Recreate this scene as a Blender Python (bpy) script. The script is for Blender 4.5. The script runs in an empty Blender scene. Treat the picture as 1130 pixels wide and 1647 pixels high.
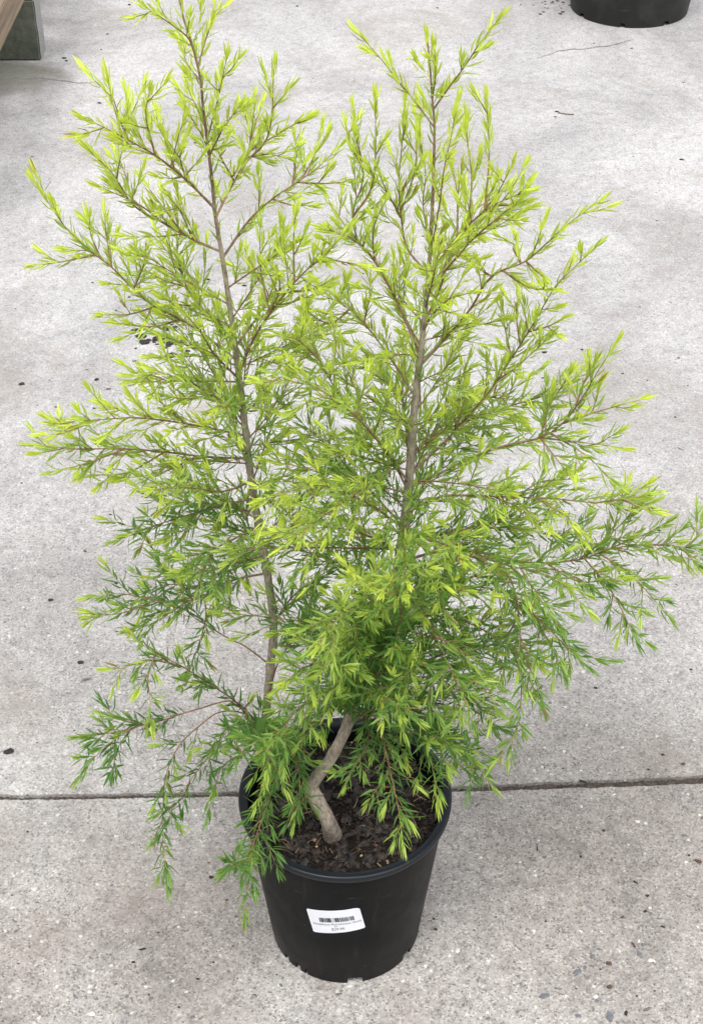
import bpy, bmesh, math, random
from mathutils import Vector, Matrix, noise
R = math.radians
random.seed(11)
scene = bpy.context.scene
COL = scene.collection

# ------------------------------------------------------------ camera, sky, sun, exposure
CAMX, CAMY, CAMZ, PITCH, F = 0.0085, -1.372, 1.827, R(38.1), 2450.0   # F in pixels of the 1130x1647 photograph
cam_d = bpy.data.cameras.new('camera')
cam = bpy.data.objects.new('camera', cam_d); COL.objects.link(cam)
cam.location = (CAMX, CAMY, CAMZ); cam.rotation_euler = (R(90) - PITCH, 0, 0)
cam_d.sensor_fit = 'VERTICAL'; cam_d.sensor_height = 24.0; cam_d.lens = 24.0 * F / 1647.0
cam_d.clip_start = 0.05; cam_d.clip_end = 300
scene.camera = cam

SUN_EL, SUN_ROT = 62, -35       # degrees; the sun stands high, behind the camera's left shoulder
world = bpy.data.worlds.new('World'); scene.world = world; world.use_nodes = True
wn, wl = world.node_tree.nodes, world.node_tree.links
wn.clear()
sky = wn.new('ShaderNodeTexSky'); sky.sky_type = 'NISHITA'; sky.sun_disc = False
sky.sun_elevation = R(SUN_EL); sky.sun_rotation = R(180 + SUN_ROT)
sky.air_density = 1.0; sky.dust_density = 4.0; sky.ozone_density = 1.0
hs = wn.new('ShaderNodeHueSaturation'); hs.inputs['Saturation'].default_value = 0.12   # cloud cover greys the sky
bg = wn.new('ShaderNodeBackground'); bg.inputs['Strength'].default_value = 0.15
wo = wn.new('ShaderNodeOutputWorld')
wl.new(sky.outputs[0], hs.inputs['Color']); wl.new(hs.outputs[0], bg.inputs['Color']); wl.new(bg.outputs[0], wo.inputs['Surface'])

sd = bpy.data.lights.new('sun', 'SUN'); sd.energy = 1.5; sd.angle = R(24); sd.color = (1.0, 0.97, 0.93)
sun = bpy.data.objects.new('sun', sd); COL.objects.link(sun)
sun.rotation_euler = (R(90 - SUN_EL), 0, R(SUN_ROT))

vs = scene.view_settings
vs.view_transform = 'Standard'; vs.look = 'None'; vs.gamma = 1.0; vs.exposure = 0.66; vs.use_curve_mapping = False

# ------------------------------------------------------------ pixel <-> place helpers
FW = Vector((0, math.cos(PITCH), -math.sin(PITCH))); UP = Vector((0, math.sin(PITCH), math.cos(PITCH)))
C0 = Vector((CAMX, CAMY, CAMZ))
def ray(px, py): return Vector((1, 0, 0)) * ((px - 565) / F) + UP * ((823.5 - py) / F) + FW
def at(px, py, Y):
    d = ray(px, py); return C0 + d * ((Y - C0.y) / d.y)
def atz(px, py, z=0.0):
    d = ray(px, py); return C0 + d * ((z - C0.z) / d.z)
def proj(p):
    d = p - C0; w = d.dot(FW); return (565 + F * d.x / w, 823.5 - F * d.dot(UP) / w)

# ------------------------------------------------------------ object helpers
def tag(o, label=None, cat=None, group=None, kind=None):
    if label: o['label'] = label
    if cat: o['category'] = cat
    if group: o['group'] = group
    if kind: o['kind'] = kind
    return o
def empty(name, loc, label, cat, group=None):
    o = bpy.data.objects.new(name, None); COL.objects.link(o); o.location = loc
    o.empty_display_size = 0.05
    return tag(o, label, cat, group)
def link(name, me, parent=None, loc=None):
    o = bpy.data.objects.new(name, me); COL.objects.link(o)
    if parent: o.parent = parent
    if loc is not None: o.location = loc
    return o
def mesh_obj(name, verts, faces, mat, parent=None, smooth=False, loc=None, cols=None):
    me = bpy.data.meshes.new(name); me.from_pydata([tuple(v) for v in verts], [], faces)
    for m in (mat if isinstance(mat, (list, tuple)) else [mat]): me.materials.append(m)
    if smooth: me.polygons.foreach_set('use_smooth', [True] * len(me.polygons))
    if cols:
        a = me.color_attributes.new('tint', 'FLOAT_COLOR', 'POINT')
        flat = []
        for c in cols: flat.extend((c[0], c[1], c[2], 1.0))
        a.data.foreach_set('color', flat)
    me.update()
    return link(name, me, parent, loc)
def bm_obj(name, bm, mat, parent=None, smooth=False, loc=None):
    me = bpy.data.meshes.new(name); bm.to_mesh(me); bm.free()
    for m in (mat if isinstance(mat, (list, tuple)) else [mat]): me.materials.append(m)
    if smooth: me.polygons.foreach_set('use_smooth', [True] * len(me.polygons))
    return link(name, me, parent, loc)

# ------------------------------------------------------------ materials
class NT:
    def __init__(s, name):
        s.m = bpy.data.materials.new(name); s.m.use_nodes = True
        s.n, s.l = s.m.node_tree.nodes, s.m.node_tree.links
        s.p = s.n['Principled BSDF']; s.out = s.n['Material Output']
        s.tc = s.n.new('ShaderNodeTexCoord')
    def noise(s, scale, detail=3, rough=0.6, vec=None, dist=0.0):
        t = s.n.new('ShaderNodeTexNoise'); t.inputs['Scale'].default_value = scale
        t.inputs['Detail'].default_value = detail; t.inputs['Roughness'].default_value = rough
        t.inputs['Distortion'].default_value = dist
        s.l.new(vec or s.tc.outputs['Object'], t.inputs['Vector']); return t
    def voro(s, scale, rnd=1.0, vec=None, feature='F1'):
        t = s.n.new('ShaderNodeTexVoronoi'); t.inputs['Scale'].default_value = scale; t.feature = feature
        t.inputs['Randomness'].default_value = rnd
        s.l.new(vec or s.tc.outputs['Object'], t.inputs['Vector']); return t
    def ramp(s, src, stops, const=False):
        r = s.n.new('ShaderNodeValToRGB'); e = r.color_ramp.elements
        if const: r.color_ramp.interpolation = 'CONSTANT'
        while len(e) < len(stops): e.new(0.5)
        for k, (p, c) in enumerate(stops):
            e[k].position = p; e[k].color = (c, c, c, 1) if not hasattr(c, '__len__') else (*c, 1)
        s.l.new(src, r.inputs['Fac']); return r.outputs['Color']
    def mix(s, fac, a, b, mode='MIX'):
        x = s.n.new('ShaderNodeMix'); x.data_type = 'RGBA'; x.blend_type = mode
        for sock, v in ((x.inputs[0], fac), (x.inputs[6], a), (x.inputs[7], b)):
            if hasattr(v, 'links'): s.l.new(v, sock)
            elif hasattr(v, '__len__'): sock.default_value = (*v, 1)
            else: sock.default_value = v
        return x.outputs[2]
    def math(s, op, a, b=0.0, clamp=False):
        x = s.n.new('ShaderNodeMath'); x.operation = op; x.use_clamp = clamp
        for sock, v in ((x.inputs[0], a), (x.inputs[1], b)):
            if hasattr(v, 'links'): s.l.new(v, sock)
            else: sock.default_value = v
        return x.outputs[0]
    def bump(s, h, strength, dist=0.001):
        b = s.n.new('ShaderNodeBump'); b.inputs['Strength'].default_value = strength; b.inputs['Distance'].default_value = dist
        s.l.new(h, b.inputs['Height']); s.l.new(b.outputs[0], s.p.inputs['Normal']); return b
    def base(s, c):
        if hasattr(c, 'links'): s.l.new(c, s.p.inputs['Base Color'])
        else: s.p.inputs['Base Color'].default_value = (*c, 1)
    def set(s, **k):
        for a, v in k.items(): s.p.inputs[a.replace('_', ' ')].default_value = v
        return s

def mat_concrete():
    t = NT('concrete')
    big = t.noise(0.9, 5, 0.62, dist=0.4); mid = t.noise(5.5, 5, 0.65); fine = t.noise(130, 3, 0.7)
    c = t.mix(t.ramp(big.outputs[0], [(0.38, 0), (0.62, 1)]), (0.268, 0.244, 0.222), (0.440, 0.424, 0.408))
    c = t.mix(t.ramp(mid.outputs[0], [(0.28, 0.62), (0.50, 0.94), (0.72, 1.10)]), (0, 0, 0), c)
    # far part of the yard is a smoother, greyer, cement-rich surface
    sep = t.n.new('ShaderNodeSeparateXYZ'); t.l.new(t.tc.outputs['Object'], sep.inputs[0])
    wob = t.noise(1.6, 3, 0.6)
    yy = t.math('ADD', sep.outputs[1], t.math('MULTIPLY', wob.outputs[0], 0.9))
    far = t.math('MULTIPLY', t.math('SUBTRACT', yy, 0.35), 0.75, True)
    c = t.mix(t.math('MULTIPLY', far, 0.75), c, t.mix(t.ramp(t.noise(1.3, 6, 0.68, dist=1.0).outputs[0], [(0.36, 0), (0.60, 1)]), (0.335, 0.335, 0.342), (0.515, 0.513, 0.520)))
    # sand grains and aggregate worn into view
    wv = t.n.new('ShaderNodeVectorMath'); wv.operation = 'MULTIPLY_ADD'; t.l.new(t.noise(260, 2, 0.6).outputs['Color'], wv.inputs[0]); wv.inputs[1].default_value = (.006, .006, .006); t.l.new(t.tc.outputs['Object'], wv.inputs[2])
    va = t.voro(400, vec=wv.outputs[0]); ga = t.n.new('ShaderNodeSeparateColor'); t.l.new(va.outputs['Color'], ga.inputs[0])
    grain = t.ramp(ga.outputs[0], [(0.0, 0.40), (0.14, 0.74), (0.40, 0.97), (0.85, 1.12), (0.975, 1.5)])
    gf = t.math('SUBTRACT', 1.0, t.math('MULTIPLY', far, 0.35))
    g = t.mix(gf, (1, 1, 1), grain)
    c = t.mix(1.0, c, g, 'MULTIPLY')
    vb = t.voro(120, vec=wv.outputs[0]); gb = t.n.new('ShaderNodeSeparateColor'); t.l.new(vb.outputs['Color'], gb.inputs[0])
    inb = t.ramp(vb.outputs['Distance'], [(0.26, 1), (0.36, 0)])
    dark = t.math('MULTIPLY', t.ramp(gb.outputs[0], [(0.9, 0), (0.93, 1)]), inb)
    lite = t.math('MULTIPLY', t.ramp(gb.outputs[1], [(0.955, 0), (0.97, 1)]), inb)
    warm = t.math('MULTIPLY', t.ramp(gb.outputs[2], [(0.88, 0), (0.92, 1)]), inb)
    c = t.mix(t.math('MULTIPLY', dark, gf), c, (0.19, 0.19, 0.20))
    c = t.mix(t.math('MULTIPLY', lite, t.math('MULTIPLY', gf, 0.8)), c, (0.68, 0.66, 0.62))
    c = t.mix(t.math('MULTIPLY', warm, t.math('MULTIPLY', gf, 0.5)), c, (0.40, 0.32, 0.26))
    # pits and dirt specks
    pit = t.ramp(fine.outputs[0], [(0.30, 1), (0.40, 0)])
    c = t.mix(t.math('MULTIPLY', pit, 0.7), c, (0.12, 0.11, 0.10))
    med = t.noise(38, 5, 0.75)
    c = t.mix(gf, c, t.mix(1.0, c, t.ramp(med.outputs[0], [(0.30, 0.66), (0.5, 0.98), (0.7, 1.13)]), 'MULTIPLY'))
    blot = t.noise(11, 6, 0.78, dist=1.5)
    c = t.mix(t.math('MULTIPLY', t.ramp(blot.outputs[0], [(0.56, 0), (0.68, 1)]), 0.38), c, (0.20, 0.185, 0.17))
    vc = t.voro(38); gc = t.n.new('ShaderNodeSeparateColor'); t.l.new(vc.outputs['Color'], gc.inputs[0])
    dist_w = t.math('ADD', vc.outputs['Distance'], t.math('MULTIPLY', fine.outputs[0], 0.22))
    spk = t.math('MULTIPLY', t.ramp(gc.outputs[0], [(0.86, 0), (0.88, 1)]), t.ramp(dist_w, [(0.19, 1), (0.23, 0)]))
    c = t.mix(t.math('MULTIPLY', spk, 0.8), c, (0.10, 0.095, 0.10))
    # brownish soil wash stains
    st = t.noise(2.3, 6, 0.7, dist=0.8)
    c = t.mix(t.math('MULTIPLY', t.ramp(st.outputs[0], [(0.50, 0), (0.66, 1)]), 0.42), c, (0.24, 0.205, 0.175))
    # moss and water mark at the foot of the bench
    mp = t.n.new('ShaderNodeMapping'); t.l.new(t.tc.outputs['Object'], mp.inputs['Vector'])
    mp.inputs['Location'].default_value = (1.12 * 2.2, -3.13 * 3.6, 0); mp.inputs['Scale'].default_value = (2.2, 3.6, 1)
    ln = t.n.new('ShaderNodeVectorMath'); ln.operation = 'LENGTH'; t.l.new(mp.outputs[0], ln.inputs[0])
    ms = t.math('ADD', ln.outputs['Value'], t.math('MULTIPLY', t.noise(7, 5, 0.7).outputs[0], 0.7))
    c = t.mix(t.math('MULTIPLY', t.ramp(ms, [(0.70, 1), (1.0, 0)]), 0.72), c, (0.115, 0.118, 0.085))
    t.base(c); t.set(Roughness=0.93, Specular_IOR_Level=0.25)
    h = t.math('ADD', t.math('MULTIPLY', fine.outputs[0], 0.6), t.math('MULTIPLY', ga.outputs[0], 0.4))
    t.bump(h, 0.55, 0.0012)
    return t.m
def mat_simple(name, c1, c2, scale, rough=0.8, bump=0.3, dist=0.001, spec=0.4, lo=0.35, hi=0.65):
    t = NT(name); n = t.noise(scale, 5, 0.65)
    t.base(t.mix(t.ramp(n.outputs[0], [(lo, 0), (hi, 1)]), c1, c2)); t.set(Roughness=rough, Specular_IOR_Level=spec)
    n2 = t.noise(scale * 3, 4, 0.7); t.bump(n2.outputs[0], bump, dist)
    return t.m
def mat_pot(name, c, dust, k=1.0, spec=0.12):
    t = NT(name)
    n = t.noise(14 * k, 5, 0.7, dist=0.3); f = t.noise(220 * k, 3, 0.7)
    cc = t.mix(t.math('MULTIPLY', t.ramp(n.outputs[0], [(0.45, 0), (0.75, 1)]), 0.35), c, dust)
    v = t.voro(75 * k); g = t.n.new('ShaderNodeSeparateColor'); t.l.new(v.outputs['Color'], g.inputs[0])
    sp = t.math('MULTIPLY', t.ramp(g.outputs[0], [(0.93, 0), (0.95, 1)]), t.ramp(v.outputs['Distance'], [(0.08, 1), (0.15, 0)]))
    cc = t.mix(t.math('MULTIPLY', sp, 0.35), cc, (0.10, 0.10, 0.09))
    sz = t.n.new('ShaderNodeSeparateXYZ'); t.l.new(t.tc.outputs['Object'], sz.inputs[0])
    low = t.ramp(t.math('SUBTRACT', t.math('MULTIPLY', sz.outputs[2], 11 * k), t.math('MULTIPLY', n.outputs[0], 1.2)), [(0.0, 1), (0.45, 0)])
    cc = t.mix(t.math('MULTIPLY', low, 0.10), cc, (0.06, 0.055, 0.05))      # soil splashed up from the ground
    mp2 = t.n.new('ShaderNodeMapping'); t.l.new(t.tc.outputs['Object'], mp2.inputs[0]); mp2.inputs['Scale'].default_value = (1, 1, .12)
    run = t.noise(60 * k, 4, 0.7, vec=mp2.outputs[0])
    cc = t.mix(t.math('MULTIPLY', t.ramp(run.outputs[0], [(0.58, 0), (0.75, 1)]), 0.28), cc, (0.035, 0.036, 0.036))
    # scuffs
    mp = t.n.new('ShaderNodeMapping'); t.l.new(t.tc.outputs['Object'], mp.inputs[0]); mp.inputs['Scale'].default_value = (1, 1, 9)
    mp.inputs['Rotation'].default_value = (0.05, 0.1, 0)
    s = t.noise(32 * k, 2, 0.5, vec=mp.outputs[0])
    cc = t.mix(t.math('MULTIPLY', t.ramp(s.outputs[0], [(0.71, 0), (0.76, 1)]), 0.35), cc, (0.12, 0.12, 0.125))
    t.base(cc); t.set(Specular_IOR_Level=spec)
    t.l.new(t.ramp(n.outputs[0], [(0.3, 0.36), (0.8, 0.58)]), t.p.inputs['Roughness'])
    t.bump(f.outputs[0], 0.15, 0.0005)
    return t.m
def mat_leaf():
    t = NT('leaf'); a = t.n.new('ShaderNodeAttribute'); a.attribute_name = 'tint'
    t.base(a.outputs['Color']); t.set(Roughness=0.42, Specular_IOR_Level=0.42)
    tr = t.n.new('ShaderNodeBsdfTranslucent')
    t.l.new(t.mix(1.0, a.outputs['Color'], (1.06, 1.10, 0.80), 'MULTIPLY'), tr.inputs['Color'])
    mx = t.n.new('ShaderNodeMixShader'); mx.inputs[0].default_value = 0.46
    t.l.new(t.p.outputs[0], mx.inputs[1]); t.l.new(tr.outputs[0], mx.inputs[2]); t.l.new(mx.outputs[0], t.out.inputs['Surface'])
    return t.m
def mat_bark():
    t = NT('bark'); a = t.n.new('ShaderNodeAttribute'); a.attribute_name = 'tint'
    mp = t.n.new('ShaderNodeMapping'); t.l.new(t.tc.outputs['Object'], mp.inputs[0]); mp.inputs['Scale'].default_value = (1, 1, 0.35)
    n = t.noise(260, 5, 0.75, vec=mp.outputs[0]); n2 = t.noise(45, 4, 0.6)
    c = t.mix(1.0, a.outputs['Color'], t.ramp(n.outputs[0], [(0.3, 0.35), (0.5, 0.92), (0.75, 1.45)]), 'MULTIPLY')
    c = t.mix(1.0, c, t.ramp(n2.outputs[0], [(0.3, 0.62), (0.7, 1.2)]), 'MULTIPLY')
    t.base(c); t.set(Roughness=0.85, Specular_IOR_Level=0.25); t.bump(n.outputs[0], 0.8, 0.0012)
    return t.m
def mat_soil():
    t = NT('soil'); n = t.noise(90, 6, 0.75); n2 = t.noise(420, 3, 0.7)
    c = t.mix(t.ramp(n.outputs[0], [(0.35, 0), (0.7, 1)]), (0.005, 0.004, 0.0035), (0.026, 0.018, 0.013))
    c = t.mix(t.ramp(n2.outputs[0], [(0.62, 0), (0.72, 1)]), c, (0.06, 0.042, 0.03))
    t.base(c); t.set(Roughness=0.95, Specular_IOR_Level=0.2); t.bump(n2.outputs[0], 0.9, 0.002)
    return t.m
def mat_wood():
    t = NT('weathered_timber')
    mp = t.n.new('ShaderNodeMapping'); t.l.new(t.tc.outputs['Object'], mp.inputs[0]); mp.inputs['Scale'].default_value = (1, 0.07, 1)
    n = t.noise(55, 5, 0.7, vec=mp.outputs[0], dist=0.5); n2 = t.noise(9, 4, 0.6)
    c = t.mix(t.ramp(n.outputs[0], [(0.3, 0), (0.7, 1)]), (0.08, 0.055, 0.033), (0.33, 0.235, 0.145))
    c = t.mix(t.math('MULTIPLY', n2.outputs[0], 0.6), c, (0.20, 0.17, 0.14))
    t.base(c); t.set(Roughness=0.85); t.bump(n.outputs[0], 0.6, 0.002)
    return t.m
def mat_block():
    t = NT('olive_faced_block'); n = t.noise(7, 6, 0.7); f = t.noise(160, 3, 0.7)
    geo = t.n.new('ShaderNodeSeparateXYZ'); t.l.new(t.tc.outputs['Normal'], geo.inputs[0])
    c = t.mix(t.ramp(f.outputs[0], [(0.35, 0.75), (0.65, 1.1)]), (0, 0, 0), (0.30, 0.30, 0.29))
    olive_faced = t.math('MULTIPLY', t.math('LESS_THAN', geo.outputs[1], -0.5), 1.0)     # faces towards the camera are dark olive, the others plain grey
    m = t.math('MULTIPLY', olive_faced, t.ramp(n.outputs[0], [(0.2, 0.80), (0.7, 1.0)]))
    olive_tone = t.mix(t.ramp(t.noise(30, 5, 0.7).outputs[0], [(0.4, 0), (0.68, 1)]), (0.032, 0.038, 0.026), (0.075, 0.085, 0.055))
    t.base(t.mix(m, c, olive_tone)); t.set(Roughness=0.95); t.bump(f.outputs[0], 0.5, 0.002)
    return t.m

M_CONC = mat_concrete(); M_LEAF = mat_leaf(); M_BARK = mat_bark(); M_SOIL = mat_soil()
M_POT = mat_pot('black_pot_plastic', (0.0026, 0.0031, 0.0037), (0.0075, 0.008, 0.008))
M_RIM = mat_pot('sky_tinted_rim_plastic', (0.0060, 0.0085, 0.0125), (0.014, 0.017, 0.021), 1.0, 0.32)  # sky reflection on the rim is put into its bluish base colour
M_FARPOT = mat_pot('weathered_pot_plastic', (0.018, 0.020, 0.019), (0.085, 0.092, 0.078), 0.5)
M_JOINT = mat_simple('joint_dirt', (0.035, 0.027, 0.023), (0.13, 0.105, 0.09), 160, 0.95, 0.9, 0.003)
M_GROUND = mat_simple('subsoil', (0.10, 0.08, 0.06), (0.16, 0.13, 0.10), 3, 0.95)
M_CHIPS = {
    'black': mat_simple('black_bark', (0.012, 0.011, 0.012), (0.045, 0.038, 0.036), 300, 0.8, 0.7),
    'brown': mat_simple('brown_bark', (0.05, 0.028, 0.02), (0.14, 0.085, 0.06), 300, 0.85, 0.7),
    'grey': mat_simple('grey_bark', (0.10, 0.09, 0.085), (0.20, 0.18, 0.165), 300, 0.85, 0.6),
    'white': mat_simple('pale_stone', (0.50, 0.47, 0.42), (0.68, 0.66, 0.61), 200, 0.7, 0.3)}
M_SLATE = mat_simple('slate_stone', (0.095, 0.102, 0.118), (0.165, 0.170, 0.185), 180, 0.7, 0.3)
M_PAPER = NT('sticker_paper').set(Roughness=0.35).m; M_PAPER.node_tree.nodes['Principled BSDF'].inputs['Base Color'].default_value = (0.80, 0.82, 0.88, 1)
M_INK = NT('ink').set(Roughness=0.5).m; M_INK.node_tree.nodes['Principled BSDF'].inputs['Base Color'].default_value = (0.02, 0.02, 0.03, 1)
M_INK2 = NT('faint_ink').set(Roughness=0.5).m; M_INK2.node_tree.nodes['Principled BSDF'].inputs['Base Color'].default_value = (0.16, 0.16, 0.20, 1)
M_WOOD = mat_wood(); M_BLOCK = mat_block()
M_STRAW = mat_simple('dry_fibre', (0.22, 0.13, 0.08), (0.42, 0.30, 0.19), 120, 0.8, 0.2)
M_PRILL = mat_simple('fertiliser_prill', (0.40, 0.30, 0.13), (0.52, 0.43, 0.24), 80, 0.5, 0.1)
M_DIRTC = mat_simple('mulch_chip', (0.004, 0.003, 0.003), (0.062, 0.040, 0.030), 75, 0.6, 0.8, 0.001, 0.5, 0.42, 0.70)

# ------------------------------------------------------------ ground: two slabs and the joint between them
JP = [(0, 1281.5), (130, 1280), (290, 1277.5), (384, 1276), (560, 1271), (726, 1268), (880, 1262.5), (1000, 1258.5), (1130, 1253)]
JW = [(0, 7), (384, 7), (726, 8), (1130, 10.5)]
def lerp_table(tb, x):
    if x <= tb[0][0]: a, b = tb[0], tb[1]
    elif x >= tb[-1][0]: a, b = tb[-2], tb[-1]
    else:
        for a, b in zip(tb, tb[1:]):
            if a[0] <= x <= b[0]: break
    return a[1] + (b[1] - a[1]) * (x - a[0]) / (b[0] - a[0])
j3 = [atz(*p) for p in JP]; JT = [(p.x, p.y) for p in j3]
mmpp = (atz(600, 1262) - atz(600, 1272)).y / 10
def jy(x): return lerp_table(JT, x)
def jw(x): return max(0.004, 1.15 * lerp_table(JW, 565 + x * 1150) * mmpp)
xs = [-30, -8, -3, -1.2] + [(-0.9 + k * 0.0022) for k in range(819)] + [1.2, 3, 8, 30]
near_e, far_e = [], []
for x in xs:
    w = jw(max(-0.8, min(0.8, x))); y = jy(max(-1.3, min(1.3, x)))
    n1 = noise.noise((x * 45, 1.3, 0)) * 0.0018 + noise.noise((x * 190, 5, 0)) * 0.0016 - 0.004 * max(0, noise.noise((x * 22, 31, 0)) - .35)
    n2 = noise.noise((x * 38, 7.7, 0)) * 0.0021 + noise.noise((x * 170, 9, 0)) * 0.0018 + 0.004 * max(0, noise.noise((x * 25, 41, 0)) - .35)
    near_e.append((x, y - w / 2 + n1)); far_e.append((x, y + w / 2 + n2))
def slab(name, edge, yfar, label):
    n = len(edge); v = []; f = []
    sgn = 1 if yfar > 0 else -1
    for (x, y) in edge: v.append((x, y + sgn * 0.0016, 0.0))
    for (x, y) in edge: v.append((x, y, -0.0016))
    for (x, y) in edge: v.append((x, y, -0.06))
    v += [(-30, yfar, 0), (30, yfar, 0), (-30, yfar, -0.06), (30, yfar, -0.06)]
    for i in range(n - 1):
        a, b = i, i + 1
        for k in (0, 1):
            q = (k * n + a, k * n + b, (k + 1) * n + b, (k + 1) * n + a)
            f.append(q if yfar > 0 else q[::-1])
    # top as a fan of quads between the jagged edge and the far side
    base = len(v)
    for (x, y) in edge: v.append((x, yfar, 0))
    for i in range(n - 1):
        q = (i, base + i, base + i + 1, i + 1)
        f.append(q[::-1] if yfar > 0 else q)
    o = mesh_obj(name, v, f, M_CONC)
    return tag(o, label, None, None, 'structure')
pave_near = slab('pavement', near_e, -12.0, 'near concrete slab with worn aggregate surface in front of the joint')
pave_far = slab('pavement', far_e, 45.0, 'far concrete slab stretching away behind the joint')
v, f = [], []
for i, x in enumerate(xs):
    yc = jy(max(-1.3, min(1.3, x)))
    for k in range(7):
        u = (k - 3) / 3
        z = -0.0085 + 0.0036 * noise.noise((x * 160, u * 3, 2)) + 0.0022 * noise.noise((x * 60, u * 1.5, 8)) + 0.0008 * abs(u)
        v.append((x, yc + u * 0.014, z))
for i in range(len(xs) - 1):
    for k in range(6): a = i * 7 + k; f.append((a, a + 7, a + 8, a + 1))
tag(mesh_obj('soil_in_joint', v, f, M_JOINT, smooth=True), 'dark earth packed in the joint between the two concrete slabs', None, None, 'structure')
tag(mesh_obj('ground', [(-60, -20, -0.065), (60, -20, -0.065), (60, 90, -0.065), (-60, 90, -0.065)], [(0, 1, 2, 3)], M_GROUND), 'bare ground under the slabs', None, None, 'structure')

def strip(name, pix, w, mat, label, z=0.0012):
    pts = [atz(*p) for p in pix]; P = []
    for a, b in zip(pts, pts[1:]):
        for k in range(8):
            q = a.lerp(b, k / 8); q.y += noise.noise((q.x * 25, q.y * 9, 3)) * 0.012; P.append(q)
    P.append(pts[-1]); v, f = [], []
    for i, q in enumerate(P):
        ww = w * (0.35 + 0.65 * math.sin(math.pi * min(0.97, max(0.03, i / len(P))))) * random.uniform(0.5, 1.2)
        v += [(q.x, q.y - ww, z), (q.x, q.y + ww, z)]
        if i: f.append((2 * i - 2, 2 * i - 1, 2 * i + 1, 2 * i))
    return tag(mesh_obj(name, v, f, mat), label, None, None, 'structure')
M_CRACK = mat_simple('crack_dirt', (0.16, 0.15, 0.145), (0.27, 0.26, 0.255), 60, 0.95)
strip('pavement_crack', [(862, 94), (895, 84), (912, 80), (945, 78), (975, 75), (1000, 68), (1018, 64)], 0.0035, M_CRACK, 'hairline crack in the far slab in front of the big pot')
strip('pavement_crack', [(0, 127), (33, 126), (60, 125), (80, 127), (105, 131), (150, 134)], 0.004, M_CRACK, 'hairline crack in the far slab near the bench foot')

# slate-coloured stones showing flush in the near slab, and a few beyond the joint
STN = [(962, 1527, 7), (1028, 1535, 9), (953, 1538, 6), (928, 1563, 10), (875, 1602, 12), (981, 1635, 14), (1099, 1344, 8), (959, 1610, 6), (744, 1617, 6),
       (452, 1585, 6), (545, 1599, 7), (1098, 1298, 5), (940, 1556, 5), (930, 1634, 7), (785, 1638, 5), (1086, 1531, 4), (835, 1558, 4), (722, 1588, 4), (400, 1490, 4), (333, 1530, 4), (120, 1602, 6), (60, 1452, 5), (243, 1606, 5), (310, 1636, 5), (671, 678, 9), (1046, 1470, 5), (705, 1625, 4)]
rs_ = random.Random(21)
for _ in range(60):
    yy_ = rs_.uniform(1300, 1640); xx_ = rs_.uniform(10, 1120)
    if (xx_ > 700 or xx_ < 400) and rs_.random() < (yy_ - 1200) / 440: STN.append((int(xx_), int(yy_), rs_.choice((2.5, 3, 3, 4, 5))))
for (px, py, s) in STN:
    c = atz(px, py); r = s * 0.00052; n = random.randint(4, 6); a0 = random.uniform(0, 6.28); el = random.uniform(0.35, 0.7)
    v = []
    for z, k in ((-0.003, 1.0), (0.0006, 1.0), (0.0011, 0.82)):
        for i in range(n):
            rr = r * k; random.seed(px * 31 + i); q = random.uniform(0.65, 1.3)
            a = i * 6.283 / n; x, y = math.cos(a) * rr * q * 1.35, math.sin(a) * rr * q * el * 1.5
            v.append((x * math.cos(a0) - y * math.sin(a0), x * math.sin(a0) + y * math.cos(a0), z))
    f = [tuple(range(2 * n, 3 * n))]
    for k in (0, 1):
        for i in range(n): j = (i + 1) % n; f.append((k * n + i, k * n + j, (k + 1) * n + j, (k + 1) * n + i))
    mesh_obj('embedded_stone', v, f, M_SLATE, pave_near if py > 1270 else pave_far, loc=c)
random.seed(5)

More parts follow.
